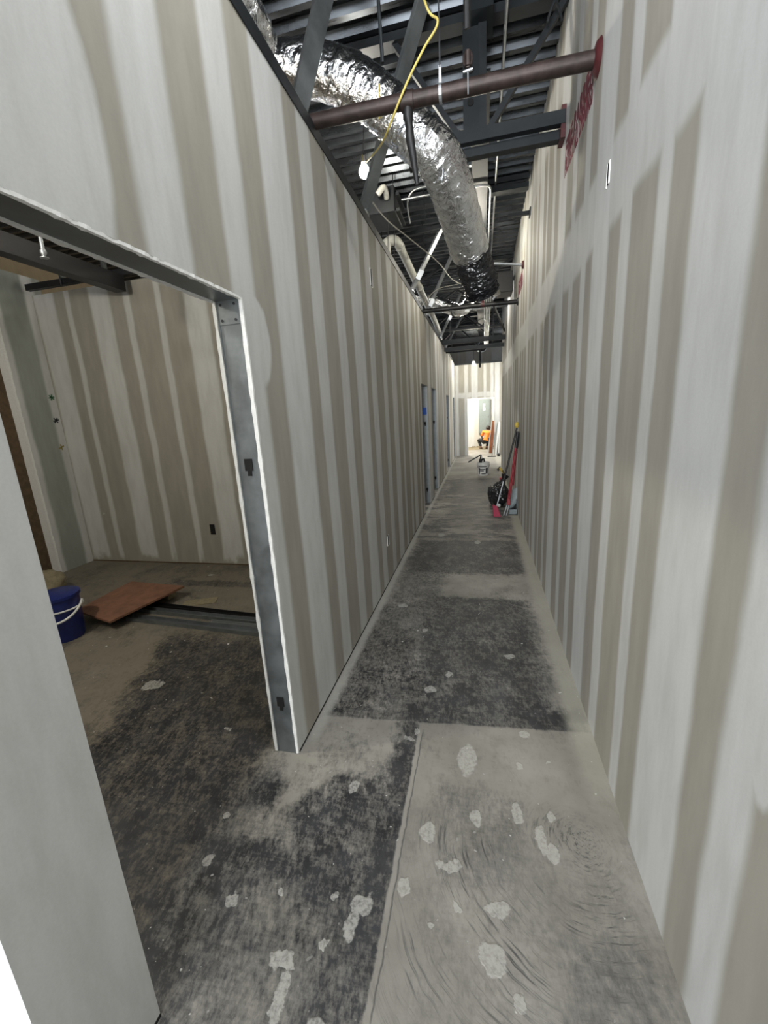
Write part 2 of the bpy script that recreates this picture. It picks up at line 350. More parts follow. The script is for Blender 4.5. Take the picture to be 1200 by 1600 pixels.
# ------------------------------------------------------------------ mesh helpers
def BM(): return bmesh.new()
def box(bm, lo, hi, rot=None, piv=None):
    lo, hi = Vector(lo), Vector(hi); vs = []
    for i in range(8):
        v = Vector((hi.x if i & 1 else lo.x, hi.y if i & 2 else lo.y, hi.z if i & 4 else lo.z))
        if rot is not None:
            p = Vector(piv) if piv is not None else (lo+hi)/2
            v = rot @ (v-p) + p
        vs.append(bm.verts.new(v))
    for f in ((0, 2, 3, 1), (4, 5, 7, 6), (0, 1, 5, 4), (2, 6, 7, 3), (0, 4, 6, 2), (1, 3, 7, 5)):
        bm.faces.new([vs[i] for i in f])
    return vs
def frame(d):
    d = d.normalized(); a = Vector((0, 0, 1)) if abs(d.z) < .9 else Vector((1, 0, 0))
    s = d.cross(a).normalized(); return s, s.cross(d).normalized()
def tube(bm, pts, r, seg=14, caps=True, rough=None):
    """swept tube; r = number or list; rough(i, k, n) -> extra radius"""
    pts = [Vector(p) for p in pts]; rings = []; n = len(pts); pu = None
    for i, p in enumerate(pts):
        d = (pts[min(i+1, n-1)] - pts[max(i-1, 0)])
        s, u = frame(d)
        if pu is not None:
            u = (pu - d.normalized()*pu.dot(d.normalized())).normalized(); s = d.normalized().cross(u)
        pu = u
        rr = r[i] if isinstance(r, (list, tuple)) else r
        ring = []
        for k in range(seg):
            a = 2*PI*k/seg; q = rr + (rough(i, k, n) if rough else 0)
            ring.append(bm.verts.new(p + (s*math.cos(a) + u*math.sin(a))*q))
        rings.append(ring)
    for a, b in zip(rings, rings[1:]):
        for k in range(seg): bm.faces.new((a[k], a[(k+1) % seg], b[(k+1) % seg], b[k]))
    if caps:
        bm.faces.new(rings[0][::-1]); bm.faces.new(rings[-1])
def bar(bm, a, b, w, h, up=(0, 0, 1)):
    """rectangular bar from a to b, w across, h along up"""
    a, b = Vector(a), Vector(b); d = (b-a).normalized(); up = Vector(up)
    s = d.cross(up).normalized(); u = s.cross(d).normalized()
    vs = [bm.verts.new(p + s*x*w/2 + u*y*h/2) for p in (a, b) for x, y in ((-1, -1), (1, -1), (1, 1), (-1, 1))]
    for f in ((0, 1, 2, 3), (7, 6, 5, 4), (0, 4, 5, 1), (1, 5, 6, 2), (2, 6, 7, 3), (3, 7, 4, 0)): bm.faces.new([vs[i] for i in f])
def channel(bm, a, b, w, h, t, up):
    """C-stud: web w wide, flanges h deep along up"""
    a, b = Vector(a), Vector(b); d = (b-a).normalized(); up = Vector(up); s = d.cross(up).normalized(); u = s.cross(d).normalized()
    bar(bm, a, b, w, t, u)
    for k in (-1, 1):
        bar(bm, a+s*k*(w/2)+u*h/2, b+s*k*(w/2)+u*h/2, t, h, u)
        bar(bm, a+s*k*(w/2-.006)+u*h, b+s*k*(w/2-.006)+u*h, .012, t, u)
def lathe(bm, c, prof, seg=28, axis='z'):
    c = Vector(c); rings = []
    for (r, z) in prof:
        ring = []
        for k in range(seg):
            a = 2*PI*k/seg
            v = Vector((r*math.cos(a), r*math.sin(a), z))
            if axis == 'x': v = Vector((v.z, v.x, v.y))
            if axis == 'y': v = Vector((v.x, v.z, v.y))
            ring.append(bm.verts.new(c+v))
        rings.append(ring)
    for a, b in zip(rings, rings[1:]):
        for k in range(seg): bm.faces.new((a[k], a[(k+1) % seg], b[(k+1) % seg], b[k]))
    if prof[0][0] > 1e-4: bm.faces.new(rings[0][::-1])
    if prof[-1][0] > 1e-4: bm.faces.new(rings[-1])
def blob(bm, c, r, sub=3, fn=None):
    ret = bmesh.ops.create_icosphere(bm, subdivisions=sub, radius=1)
    for v in ret['verts']:
        p = v.co.copy(); q = Vector((p.x*r[0], p.y*r[1], p.z*r[2]))
        if fn: q = fn(p, q)
        v.co = q + Vector(c)
def arc(p0, p1, p2, n=8):
    p0, p1, p2 = map(Vector, (p0, p1, p2))
    return [(1-t)**2*p0 + 2*t*(1-t)*p1 + t*t*p2 for t in [i/n for i in range(n+1)]]
def spline(P, n=10):
    P = [Vector(p) for p in P]; out = []
    for i in range(len(P)-1):
        a = P[max(i-1, 0)]; b = P[i]; c = P[i+1]; d = P[min(i+2, len(P)-1)]
        for k in range(n):
            t = k/n; out.append(.5*((2*b)+(c-a)*t+(2*a-5*b+4*c-d)*t*t+(3*b-a-3*c+d)*t**3))
    return out+[P[-1]]

WORLD = {}
def obj(name, bm, mat, parent=None, smooth=False, bevel=0):
    bmesh.ops.recalc_face_normals(bm, faces=bm.faces)
    me = bpy.data.meshes.new(name); bm.to_mesh(me); bm.free()
    if smooth:
        for p in me.polygons: p.use_smooth = True
    o = bpy.data.objects.new(name, me); COL.objects.link(o)
    me.materials.append(mat)
    if parent is not None:
        o.parent = parent
        me.transform(Matrix.Translation(-WORLD.get(parent.name, Vector((0, 0, 0)))))
        WORLD[o.name] = WORLD.get(parent.name, Vector((0, 0, 0)))
    else:                                  # origin at the thing's base
        vs = [v.co for v in me.vertices]
        lo = Vector([min(v[i] for v in vs) for i in range(3)]); hi = Vector([max(v[i] for v in vs) for i in range(3)])
        c = Vector(((lo.x+hi.x)/2, (lo.y+hi.y)/2, lo.z)); me.transform(Matrix.Translation(-c)); o.location = c; WORLD[o.name] = c
    if bevel:
        md = o.modifiers.new('bevel', 'BEVEL'); md.width = bevel; md.segments = 2; md.limit_method = 'ANGLE'
    if smooth:
        try: me.set_sharp_from_angle(angle=math.radians(40))
        except Exception: pass
    return o
def thing(name, label, cat, loc, group=None):
    o = bpy.data.objects.new(name, None); COL.objects.link(o); o.location = loc; WORLD[o.name] = Vector(loc)
    o.empty_display_size = .05; o['label'] = label; o['category'] = cat
    if group: o['group'] = group
    return o
def tag(o, label, cat, group=None):
    o['label'] = label; o['category'] = cat
    if group: o['group'] = group
    return o
def struct(name, bm, mat, parent=None, **k):
    o = obj(name, bm, mat, parent, **k)
    if parent is None: o['kind'] = 'structure'
    return o
def sroot(name, loc):
    o = bpy.data.objects.new(name, None); COL.objects.link(o); o.location = loc; WORLD[o.name] = Vector(loc); o['kind'] = 'structure'
    o.empty_display_size = .05; return o

XL, XR, XLB = -.887, .538, -1.012     # corridor faces and the room-side face of the left wall
WT, DZ = 3.14, 4.10                   # top of the partitions, underside of the deck

# ------------------------------------------------------------------ the setting
bm = BM(); box(bm, (-7, -8, -.12), (3.2, 21, 0)); struct('floor', bm, M_floor)
# left wall: openings (y0, y1, top)
OPEN = [(.62, 1.56, 2.08), (6.49, 7.29, 2.03), (7.86, 8.70, 2.03), (11.2, 12.1, 2.0), (13.9, 14.75, 2.0)]
bm = BM()
y = .38
for (a, b, t) in OPEN:
    box(bm, (XLB, y, 0), (XL, a, WT)); box(bm, (XLB, a, t), (XL, b, WT)); y = b
box(bm, (XLB, y, 0), (XL, 14.9, WT))
wl = struct('wall_left', bm, M_left)
# metal top track of the left wall, and the gypsum edges round the first opening
bm = BM()
box(bm, (XLB-.004, .38, WT), (XL+.006, 14.9, WT+.035)); box(bm, (XL+.001, .38, WT-.03), (XL+.006, 14.9, WT))
struct('trim_1', bm, M_joist)
bm = BM()
def ragged(bm, x0, x1, y0, y1, z0, z1, along, n=60, amp=.004):
    """thin rough strip of cut gypsum board"""
    prev = None
    for i in range(n+1):
        t = i/n; j = amp*noise.noise(Vector((i*.9, x0*9, z1*5)))
        if along == 'z':
            z = z0+(z1-z0)*t; ring = [(x0-j, y0-abs(j), z), (x1+j, y0-abs(j), z), (x1+j, y1, z), (x0-j, y1, z)]
        else:
            yy = y0+(y1-y0)*t; ring = [(x0-j, yy, z0-abs(j)), (x1+j, yy, z0-abs(j)), (x1+j, yy, z1), (x0-j, yy, z1)]
        ring = [bm.verts.new(v) for v in ring]
        if prev:
            for k in range(4): bm.faces.new((prev[k], prev[(k+1) % 4], ring[(k+1) % 4], ring[k]))
        else: bm.faces.new(ring)
        prev = ring
    bm.faces.new(prev)
ragged(bm, XL-.014, XL+.001, 1.553, 1.562, 0.004, 2.08, 'z'); ragged(bm, XLB-.001, XLB+.012, 1.550, 1.562, 0.004, 2.08, 'z')
ragged(bm, XL-.012, XL+.001, .62, 1.56, 2.074, 2.082, 'y'); ragged(bm, XLB-.001, XLB+.012, .62, 1.56, 2.072, 2.082, 'y')
struct('trim_2', bm, M_edge)
bm = BM()
for (a, b) in ((.40, .62), (1.562, 6.49), (7.29, 7.86), (8.70, 11.2), (12.1, 13.9)): box(bm, (XL-.004, a, 0), (XL+.0015, b, .011))
struct('base_gap_shade_left', bm, M_hole)  # black strip painting the shaded gap under the partition
bm = BM(); box(bm, (-4.85, 4.018, 0), (XLB, 4.024, .014)); struct('baseboard_room', bm, M_brown)
# framing of each opening
def opening(n, a, b, t, boxes, tape=None):
    r = sroot('door_%d' % n, (XL-.06, (a+b)/2, 0))
    bm = BM(); box(bm, (XLB+.013, b-.004, 0), (XL-.014, b, t)); 
    for k in (-1, 1):
        xx = (XLB+.013 if k < 0 else XL-.014)
        box(bm, (min(xx, xx+k*-.006), b-.0065, 0), (max(xx, xx+k*-.006), b-.004, t))
    box(bm, (XLB+.02, b-.007, t-.09), (XL-.02, b-.004, t-.002)); js = obj('jamb_stud', bm, M_galv, r)
    bm = BM(); box(bm, (XLB+.013, a, 0), (XL-.014, a+.004, t)); obj('jamb_stud', bm, M_galv, r)
    bm = BM(); box(bm, (XLB+.013, a, t-.004), (XL-.014, b-.0045, t)); h = obj('header_track', bm, M_galv, r)
    if n == 1:
        bm = BM()
        for xx in (XLB+.032, XL-.034):
            for zz in (t-.018, t-.075): lathe(bm, (xx, b-.0095, zz), [(.0, 0), (.005, 0), (.005, .003)], 10, 'y')
        obj('screw_heads', bm, M_ink, js)
    for zz in boxes:
        bm = BM(); c = (XLB+XL)/2
        box(bm, (c-.018, b-.0095, zz-.012), (c+.018, b-.0065, zz+.038)); box(bm, (c-.008, b-.0095, zz-.034), (c+.010, b-.0065, zz-.012))
        obj('stud_knockout', bm, M_hole, js)
    if tape:
        bm = BM(); box(bm, (XLB+.03, b-.011, tape), (XL-.03, b-.008, tape+.12)); obj('blue_tape', bm, M_tape, js)
opening(1, *OPEN[0], [1.43, .28])
opening(2, *OPEN[1], [1.40, .24], 1.56)
opening(3, *OPEN[2], [1.38, .22])
opening(4, *OPEN[3], [1.39, .19])
opening(5, *OPEN[4], [])
# right wall up to the deck
bm = BM(); box(bm, (XR, -7, 0), (XR+.16, 12.0, DZ+.08)); struct('wall_right', bm, M_right)
# end wall with its doorway
bm = BM(); box(bm, (-2.6, 14.9, 0), (-.465, 15.03, 3.05)); box(bm, (-.465, 14.9, 1.94), (.43, 15.03, 3.05)); box(bm, (.43, 14.9, 0), (2.2, 15.03, 3.05))
struct('wall_end', bm, M_end)
bm = BM(); box(bm, (-.47, 14.895, 1.94), (.435, 15.035, 1.948)); box(bm, (-.469, 14.893, 0), (-.458, 15.035, 1.94)); struct('trim_3', bm, M_edge)
bm = BM(); box(bm, (-2.6, 14.89, 3.05), (2.2, 15.04, 3.09)); struct('trim_4', bm, M_joist)
bm = BM(); box(bm, (-3.0, 18.2, 0), (3.0, 18.32, DZ)); struct('wall_back_room', bm, M_backroom)
bm = BM(); box(bm, (-3.0, 15.03, 0), (-2.9, 18.2, DZ)); struct('wall_back_room_left', bm, M_plain)
bm = BM(); box(bm, (2.9, 15.03, 0), (3.0, 18.2, DZ)); struct('wall_back_room_right', bm, M_plain)
bm = BM(); box(bm, (2.2, 11.9, 0), (2.3, 15.03, DZ)); struct('wall_alcove', bm, M_plain)
# side room
bm = BM(); box(bm, (-4.85, 4.02, 0), (XLB, 4.14, 3.11)); struct('wall_room_back', bm, M_roomback)
bm = BM(); box(bm, (-4.97, 3.60, 0), (-4.85, 4.14, 3.30)); struct('wall_room_left', bm, M_roomleft)
bm = BM(); ragged(bm, -4.965, -4.848, 3.585, 3.602, 0, 3.30, 'z', 70, .008); struct('trim_5', bm, M_edge)
bm = BM(); box(bm, (-5.06, -.2, 0), (-4.96, 3.59, 2.35)); struct('wall_room_board', bm, M_brown)
bm = BM(); box(bm, (-6.6, .3, 0), (-6.45, 8.5, DZ)); struct('wall_far_left', bm, M_tan)
bm = BM(); box(bm, (-6.6, 8.4, 0), (XLB, 8.5, 3.1)); struct('wall_next_room', bm, M_plain)
bm = BM(); box(bm, (-6.5, .38, 0), (XLB, .50, WT)); struct('wall_lobby', bm, M_plain)
bm = BM(); box(bm, (-2.9, 15.03, 2.78), (2.9, 18.2, 2.86)); struct('light_lid_back_room', bm, M_brown)  # lid added to keep end-room light off the wall above
# corrugated deck, ribs across the corridor
bm = BM(); pitch, y, pts = .152, -7.0, []
while y < 18.3:
    pts += [(y, DZ), (y+.045, DZ), (y+.066, DZ+.042), (y+.130, DZ+.042)]; y += pitch
prev = None
for (yy, zz) in pts:
    r = [bm.verts.new((-6.6, yy, zz)), bm.verts.new((3.0, yy, zz)), bm.verts.new((3.0, yy, zz+.004)), bm.verts.new((-6.6, yy, zz+.004))]
    if prev:
        for k in range(4): bm.faces.new((prev[k], prev[(k+1) % 4], r[(k+1) % 4], r[k]))
    prev = r
struct('ceiling', bm, M_deck)
bm = BM(); box(bm, (-6.6, -7.0, DZ+.05), (3.0, 18.3, DZ+.15)); struct('ceiling_slab', bm, M_joist)

# ------------------------------------------------------------------ steel above
def joist(y, zb, zt, label, x0=-4.6, x1=XR, step=.62, group='open web joists under the deck', hang=.0, post=False, cat='joist', w=.09, h=.05, ph=0):
    r = thing('steel_joist', label, cat, ((x0+x1)/2, y, zb), group)
    bm = BM(); bar(bm, (x0, y, zb+h/2), (x1, y, zb+h/2), w, h)
    obj('bottom_chord', bm, M_beam, r)
    bm = BM(); bar(bm, (x0, y, zt-.03), (x1, y, zt-.03), w, .05); obj('top_chord', bm, M_joist, r)
    x = -.08+ph; k = 0; xs = []
    a = x
    while a < x1-.05: xs.append((a, min(a+step, x1-.02), k)); a += step; k += 1
    a = x; k = 1
    while a > x0+step: xs.append((a, a-step, k+1)); a -= step; k += 1
    for (p, q, k) in xs:
        bm = BM(); z0, z1 = (zb+h, zt-.05) if k % 2 == 0 else (zt-.05, zb+h)
        bar(bm, (p, y, z0), (q, y, z1), .035, .035, (0, 1, 0)); obj('web_member', bm, M_joist, r)
    return r
# main truss in front: double chord, wide post, diagonals
r = thing('steel_truss', 'dark steel truss with wide upright plate just beyond the brown pipe', 'truss', (-.3, 3.43, 3.32))
bm = BM(); bar(bm, (-.50, 3.40, 3.415), (XR-.004, 3.40, 3.415), .05, .075); bar(bm, (-.50, 3.46, 3.345), (XR-.004, 3.46, 3.345), .06, .055)
obj('bottom_chord', bm, M_beam, r)
bm = BM(); bar(bm, (-.065, 3.42, 3.38), (-.065, 3.42, 4.1), .10, .012, (0, 1, 0)); box(bm, (-.115, 3.415, 3.44), (-.012, 3.425, 4.09)); obj('upright_plate', bm, M_beam, r)
bm = BM(); box(bm, (-.012, 3.40, 3.44), (.038, 3.52, 4.09)); obj('upright_plate', bm, M_joist, r)
bm = BM(); box(bm, (-.10, 3.30, 4.03), (.08, 3.54, 4.09)); obj('cap_plate', bm, M_beam, r)
for a, b in (((.03, 3.43, 3.42), (.53, 3.43, 4.07)), ((-.13, 3.43, 3.42), (-.58, 3.43, 4.07)),):
    bm = BM(); bar(bm, a, b, .035, .045, (0, 1, 0)); obj('web_member', bm, M_joist, r)
bm = BM(); bar(bm, (-4.6, 3.43, 4.07), (XR-.004, 3.43, 4.07), .10, .05); obj('top_chord', bm, M_joist, r)
bm = BM(); box(bm, (XR-.03, 3.38, 3.30), (XR-.001, 3.50, 3.48)); obj('end_plate', bm, M_red, r)
for zz in (3.62, 3.80):
    bm = BM(); tube(bm, [(-.065, 3.411, zz), (-.065, 3.406, zz)], .022, 16); obj('bolt_hole', bm, M_hole, r)
bm = BM(); tube(bm, spline([(.495, 3.40, 3.93), (.44, 3.32, 3.98), (.40, 3.34, 3.90)], 6), .008, 8); obj('hanger_hook', bm, M_joist, r)

joist(5.55, 3.96, DZ, 'dark steel joist above the foil duct, its chord just short of the right wall', x0=-4.6, x1=XR-.02, post=False)
joist(8.1, 3.70, DZ, 'thin dark joist crossing behind the black wrapped duct end')
joist(9.6, 3.62, DZ, 'dark joist halfway down the corridor, in front of the thick one', ph=.2)
joist(11.2, 3.52, DZ, 'dark joist deep in the corridor beyond the halfway one', ph=.1)
joist(12.4, 3.46, DZ, 'dark joist near the end lamp, second from the end wall', ph=.3)
joist(13.6, 3.40, DZ, 'dark joist nearest the end wall of the corridor', ph=0)
joist(.9, 3.55, DZ, 'dark steel joist over the near end of the partition, by the first foil duct', x0=-4.6, x1=-1.3)

bm = BM(); box(bm, (-.05, 3.6, 3.90), (.035, 14.8, 4.09)); box(bm, (-.085, 3.6, 3.89), (.07, 14.8, 3.905))
tag(obj('steel_beam', bm, M_joist), 'dark steel beam running lengthwise under the deck above the corridor', 'beam')

# thick dark chords far down
for (yy, zz, rr, lb) in ((10.4, 3.15, .05, 'nearer of two thick black bars across the far corridor'),
                         (10.95, 3.06, .042, 'farther of two thick black bars across the far corridor')):
    r = thing('cross_bar', lb, 'bar', (-.3, yy, zz))
    bm = BM(); bar(bm, (-1.3, yy, zz), (XR-.002, yy, zz), rr*1.2, rr*2); obj('bar', bm, M_joist, r)
    for xx in (-.7, 0.27):
        bm = BM(); bar(bm, (xx, yy, zz), (xx, yy, DZ), .012, .012, (0, 1, 0)); obj('hanger_rod', bm, M_joist, r)
r = thing('hanging_pipe', 'short black pipe that turns down above the end wall lamp', 'pipe', (-.35, 11.4, 2.7))
bm = BM(); tube(bm, [(-1.0, 11.4, 3.06), (-.03, 11.4, 3.06), (-.03, 11.4, 3.04)], .03); tube(bm, [(-.03, 11.4, 3.08), (-.03, 11.4, 2.62)], .025); obj('pipe_run', bm, M_joist, r)

# brown sprinkler pipe across the corridor
r = thing('sprinkler_pipe', 'rusty brown sprinkler pipe crossing the corridor in front of the foil duct', 'pipe', (-.3, 2.55, 3.14))
bm = BM(); tube(bm, [(-3.2, 2.55, 3.215), (XR-.002, 2.55, 3.172)], .036, 24); obj('pipe_run', bm, M_pipe, r, smooth=True)
bm = BM(); lathe(bm, (XR-.012, 2.55, 3.172), [(.036, -.012), (.062, -.004), (.075, .011)], 28, 'x'); obj('escutcheon', bm, M_red, r, smooth=True)
bm = BM(); tube(bm, [(-.40, 2.55, 3.182), (-.335, 2.55, 3.18)], .044, 20); obj('tee_fitting', bm, M_pipe, r, smooth=True)
bm = BM(); tube(bm, [(-.367, 2.55, 3.17), (-.367, 2.55, 3.11), (-.366, 2.55, 3.10), (-.362, 2.55, 3.06), (-.362, 2.55, 3.02), (-.348, 2.55, 2.93), (-.335, 2.55, 2.83), (-.331, 2.55, 2.80)], [.027, .027, .021, .021, .024, .018, .014, .009], 16)
obj('sprinkler_drop', bm, M_blackpipe, r, smooth=True)
bm = BM(); tube(bm, [(-.205, 2.55, 3.18), (-.19, 2.55, 3.18)], .041, 20); bar(bm, (-.198, 2.55, 3.215), (-.198, 2.55, 3.30), .012, .004, (0, 1, 0)); obj('pipe_clamp', bm, M_galvw, r)
bm = BM(); bar(bm, (-.198, 2.55, 3.29), (-.198, 2.55, DZ), .007, .007, (0, 1, 0)); obj('hanger_rod', bm, M_joist, r)
r = thing('pipe_hanger', 'small steel hanger with a ring on the brown pipe below the upright plate', 'hanger', (-.06, 2.57, 3.16))
bm = BM(); tube(bm, [(-.06, 2.515, 3.13), (-.06, 2.513, 3.22)], .0035, 8); tube(bm, [(-.083, 2.515, 3.225), (-.037, 2.515, 3.23)], .006, 8)
obj('bolt', bm, M_galvw, r)
bm = BM(); tube(bm, [Vector((-.06+.020*math.cos(a), 2.52, 3.275+.030*math.sin(a))) for a in [i*PI/8 for i in range(17)]], .006, 8, caps=False)
tube(bm, [(-.06, 2.52, 3.245), (-.06, 2.52, 3.305)], .017, 12); obj('ring', bm, M_pipe, r, smooth=True)
r2 = tag(obj('support_rod', (lambda b: (tube(b, [(-.062, 2.50, 3.38), (-.055, 2.2, 4.1)], .017, 12), b)[1])(BM()), M_blackpipe), 'black round rod hanging above the brown pipe hanger ring', 'rod')

# black sprinkler pipe further on, and the light strut at the right wall
r = thing('sprinkler_pipe', 'black sprinkler pipe across the corridor below the black duct end, red fitting mid-span', 'pipe', (-.2, 7.0, 3.1))
bm = BM(); tube(bm, [(-1.6, 7, 3.15), (XR-.002, 7, 3.125)], .032, 20); obj('pipe_run', bm, M_blackpipe, r, smooth=True)
bm = BM(); tube(bm, [(.0, 7, 3.14), (.05, 7, 3.14)], .042, 16); tube(bm, [(.025, 7, 3.13), (.025, 7, 3.23)], .02, 12); obj('red_fitting', bm, M_red, r, smooth=True)
bm = BM(); lathe(bm, (XR-.012, 7, 3.125), [(.032, -.012), (.05, -.004), (.055, .011)], 24, 'x'); obj('escutcheon', bm, M_blackpipe, r)
bm = BM(); tube(bm, [(-.45, 7, 3.13), (-.42, 6.99, 3.02)], .018, 10); obj('sprinkler_drop', bm, M_blackpipe, r)
r = thing('wall_strut', 'pale steel arm reaching from the duct end to the right wall', 'strut', (.32, 6.2, 3.36))
bm = BM(); tube(bm, [(.06, 6.2, 3.46), (XR-.004, 6.2, 3.385)], .018, 16); obj('arm', bm, M_galvw, r, smooth=True)
bm = BM(); lathe(bm, (XR-.014, 6.2, 3.385), [(.018, -.014), (.045, -.004), (.05, .013)], 20, 'x'); obj('flange', bm, M_red, r)
r = thing('wall_strut', 'small dark stub fixed high on the right wall, short of the deck edge', 'strut', (.5, 5.5, 3.66))
bm = BM(); bar(bm, (.30, 5.5, 3.70), (XR-.004, 5.5, 3.70), .04, .035); obj('arm', bm, M_joist, r)
bm = BM(); box(bm, (XR-.012, 5.45, 3.66), (XR-.001, 5.55, 3.74)); obj('flange', bm, M_joist, r)

# kicker braces of metal stud
def brace(a, b, lb, w=.092, h=.032, mat=None, coupling=None):
    r = thing('metal_stud_brace', lb, 'brace', a, 'metal stud braces from the partition top to the deck')
    bm = BM(); channel(bm, a, b, w, h, .0022, (-.8, .6, .25)); obj('stud', bm, mat or M_galv, r)
    bm = BM(); a = Vector(a); box(bm, a+Vector((-.05, -.05, -.012)), a+Vector((.03, .05, .012))); obj('foot_clip', bm, M_galvw, r)
    if coupling is not None:
        c = a.lerp(Vector(b), coupling); d = (Vector(b)-a).normalized()
        bm = BM(); bar(bm, c-d*.06, c+d*.06, w*1.25, h*1.4, (0, 1, .3)); obj('clip', bm, M_galvw, r)
brace((-.93, 2.45, 3.18), (-.70, 2.70, 4.09), 'nearest galvanised stud brace, in front of the big foil duct bend')
brace((-.91, 3.66, 3.185), (-.335, 3.22, 4.09), 'galvanised stud brace beside the bare bulb, passing behind the foil duct')
brace((-.90, 6.0, 3.185), (-.38, 6.0, 4.03), 'slim stud brace over the white pipe, first beyond the bulb', .05, .03, M_galvw, .22)
brace((-.90, 7.5, 3.185), (-.41, 7.5, 4.09), 'slim stud brace right after the first one over the white pipe', .05, .03, M_galvw, .2)
brace((-.88, 9.9, 3.185), (-.38, 9.9, 4.09), 'slim stud brace with its foot near the small foil duct, far along the partition', .05, .03, M_galvw, .45)
brace((-.90, 11.5, 3.185), (-.34, 11.5, 4.09), 'slim stud brace farthest along the partition top', .05, .03, M_galv)

# ------------------------------------------------------------------ ducts
def wrinkle(amp, s1=9, s2=30, ribs=0):
    seed = random.random()*40
    def f(i, k, n, seg=64):
        a = 2*PI*k/seg
        v = Vector((math.cos(a)*1.6, math.sin(a)*1.6, i*.17+seed))
        c, s_ = math.cos(a), math.sin(a)
        t = noise.noise(v*1.2)*.55 + noise.noise(Vector((c*1.6, s_*1.6, i*.33+seed)))*.5 + noise.noise(Vector((c*2.6+3, s_*2.6, i*.75+seed)))*.55 + noise.noise(Vector((c*7, s_*7, i*.5+seed)))*.25
        return amp*t + (ribs*math.sin(i*1.9) if ribs else 0)
    return f
def flex_duct(name, label, path, r, mat, dark_tail=None, n=14, seg=64, amp=.008, parent=None, group=None, base=None):
    P = spline(path, n)
    root = thing(name, label, 'duct', base or tuple(P[len(P)//2]), group)
    k = len(P) if not dark_tail else int(len(P)*(1-dark_tail))
    rr = r if isinstance(r, (int, float)) else None
    R = [rr]*len(P) if rr else [r[0]+(r[1]-r[0])*i/(len(P)-1) for i in range(len(P))]
    w = wrinkle(amp)
    bm = BM(); tube(bm, P[:k], R[:k], seg, True, lambda i, q, m: w(i, q, m, seg)); obj('foil_jacket', bm, mat, root, smooth=True)
    if dark_tail:
        w2 = wrinkle(amp*3.2)
        bm = BM(); tube(bm, P[k-4:], [x*(.93 if j > 3 else .97) for j, x in enumerate(R[k-4:])], seg, True, lambda i, q, m: w2(i, q, m, seg)); obj('black_wrapped_end', bm, M_blackfoil, root, smooth=False)
    return root
big = flex_duct('flexible_duct', 'large crinkled foil flexible duct drooping over the corridor to a black wrapped end',
          [(-1.85, 3.05, 3.60), (-1.45, 3.0, 3.74), (-1.13, 3.0, 3.76), (-.84, 3.0, 3.655), (-.66, 3.02, 3.54), (-.52, 3.05, 3.42), (-.40, 3.07, 3.31), (-.28, 3.12, 3.21), (-.205, 3.26, 3.11), (-.150, 3.48, 2.99), (-.10, 3.68, 2.87), (-.045, 3.86, 2.75), (-.01, 4.00, 2.665), (.008, 4.06, 2.60)],
          (.136, .150), M_foil, dark_tail=.205, n=30)
bm = BM()
tube(bm, spline([(-.60, 2.93, 3.36), (-.585, 2.89, 3.42), (-.58, 2.88, 3.5)], 6), .004, 8)
obj('yellow_strap', bm, M_cord, big)
bm = BM(); tube(bm, spline([(-.24, 3.08, 3.04), (-.24, 3.05, 3.03), (-.23, 3.04, 3.08), (-.25, 3.05, 3.11), (-.26, 3.08, 3.05)], 8), .005, 8); obj('tie_wire', bm, M_galvw, big)
d1 = flex_duct('flexible_duct', 'small foil flexible duct slumped over the partition top at the upper left', [(-1.02, 1.40, 3.46), (-.99, 1.62, 3.40), (-.965, 1.82, 3.33), (-.95, 2.0, 3.275), (-.955, 2.12, 3.25)], .078, M_foil, n=12, seg=48, amp=.010)
bm = BM(); blob(bm, (-.93, 1.72, 3.62), (.10, .26, .12), 4, lambda p, q: q*(1+.25*noise.noise(p*3))); tag(obj('duct_insulation', bm, M_blackfoil, smooth=False), 'black wrapped lump of duct insulation above the small foil duct, upper left', 'insulation')
flex_duct('flexible_duct', 'short foil flexible duct hanging far down the corridor behind the black pipe', [(-1.3, 8.4, 3.72), (-.9, 8.42, 3.62), (-.55, 8.5, 3.46), (-.35, 8.7, 3.46), (-.22, 8.9, 3.60)], .11, M_foil, n=10, seg=40, amp=.014)
flex_duct('flexible_duct', 'foil duct end poking over the partition beside the white pipe', [(-1.7, 6.9, 3.35), (-1.3, 6.9, 3.32), (-1.06, 6.85, 3.29)], .075, M_foil, n=8, seg=32, amp=.01)
flex_duct('flexible_duct', 'small foil duct piece hanging right behind the black wrapped duct end', [(.17, 6.7, 3.30), (.20, 6.95, 3.28), (.24, 7.15, 3.33)], .055, M_foil, n=8, seg=28, amp=.012)
flex_duct('flexible_duct', 'crumpled foil duct over the far end of the partition', [(-1.4, 10.2, 3.4), (-1.1, 10.5, 3.38), (-1.05, 11.2, 3.40), (-1.2, 11.8, 3.5)], .11, M_foil, n=8, seg=32, amp=.02)
r = thing('round_duct', 'dark mouthed round duct hanging in front of the wall above the end doorway', 'duct', (0, 14.2, 3.4))
bm = BM(); tube(bm, [(.03, 13.9, 3.44), (-.05, 14.5, 3.52)], .15, 28); obj('duct_body', bm, M_galvw, r, smooth=True)
bm = BM(); tube(bm, [(.032, 13.88, 3.438), (.031, 13.90, 3.44)], .135, 28); obj('duct_mouth', bm, M_hole, r)
bm = BM(); box(bm, (.26, 7.6, 3.42), (.50, 8.0, 3.72)); tag(obj('duct_box', bm, M_black, bevel=.01), 'black square duct box against the right wall behind the duct end', 'duct')
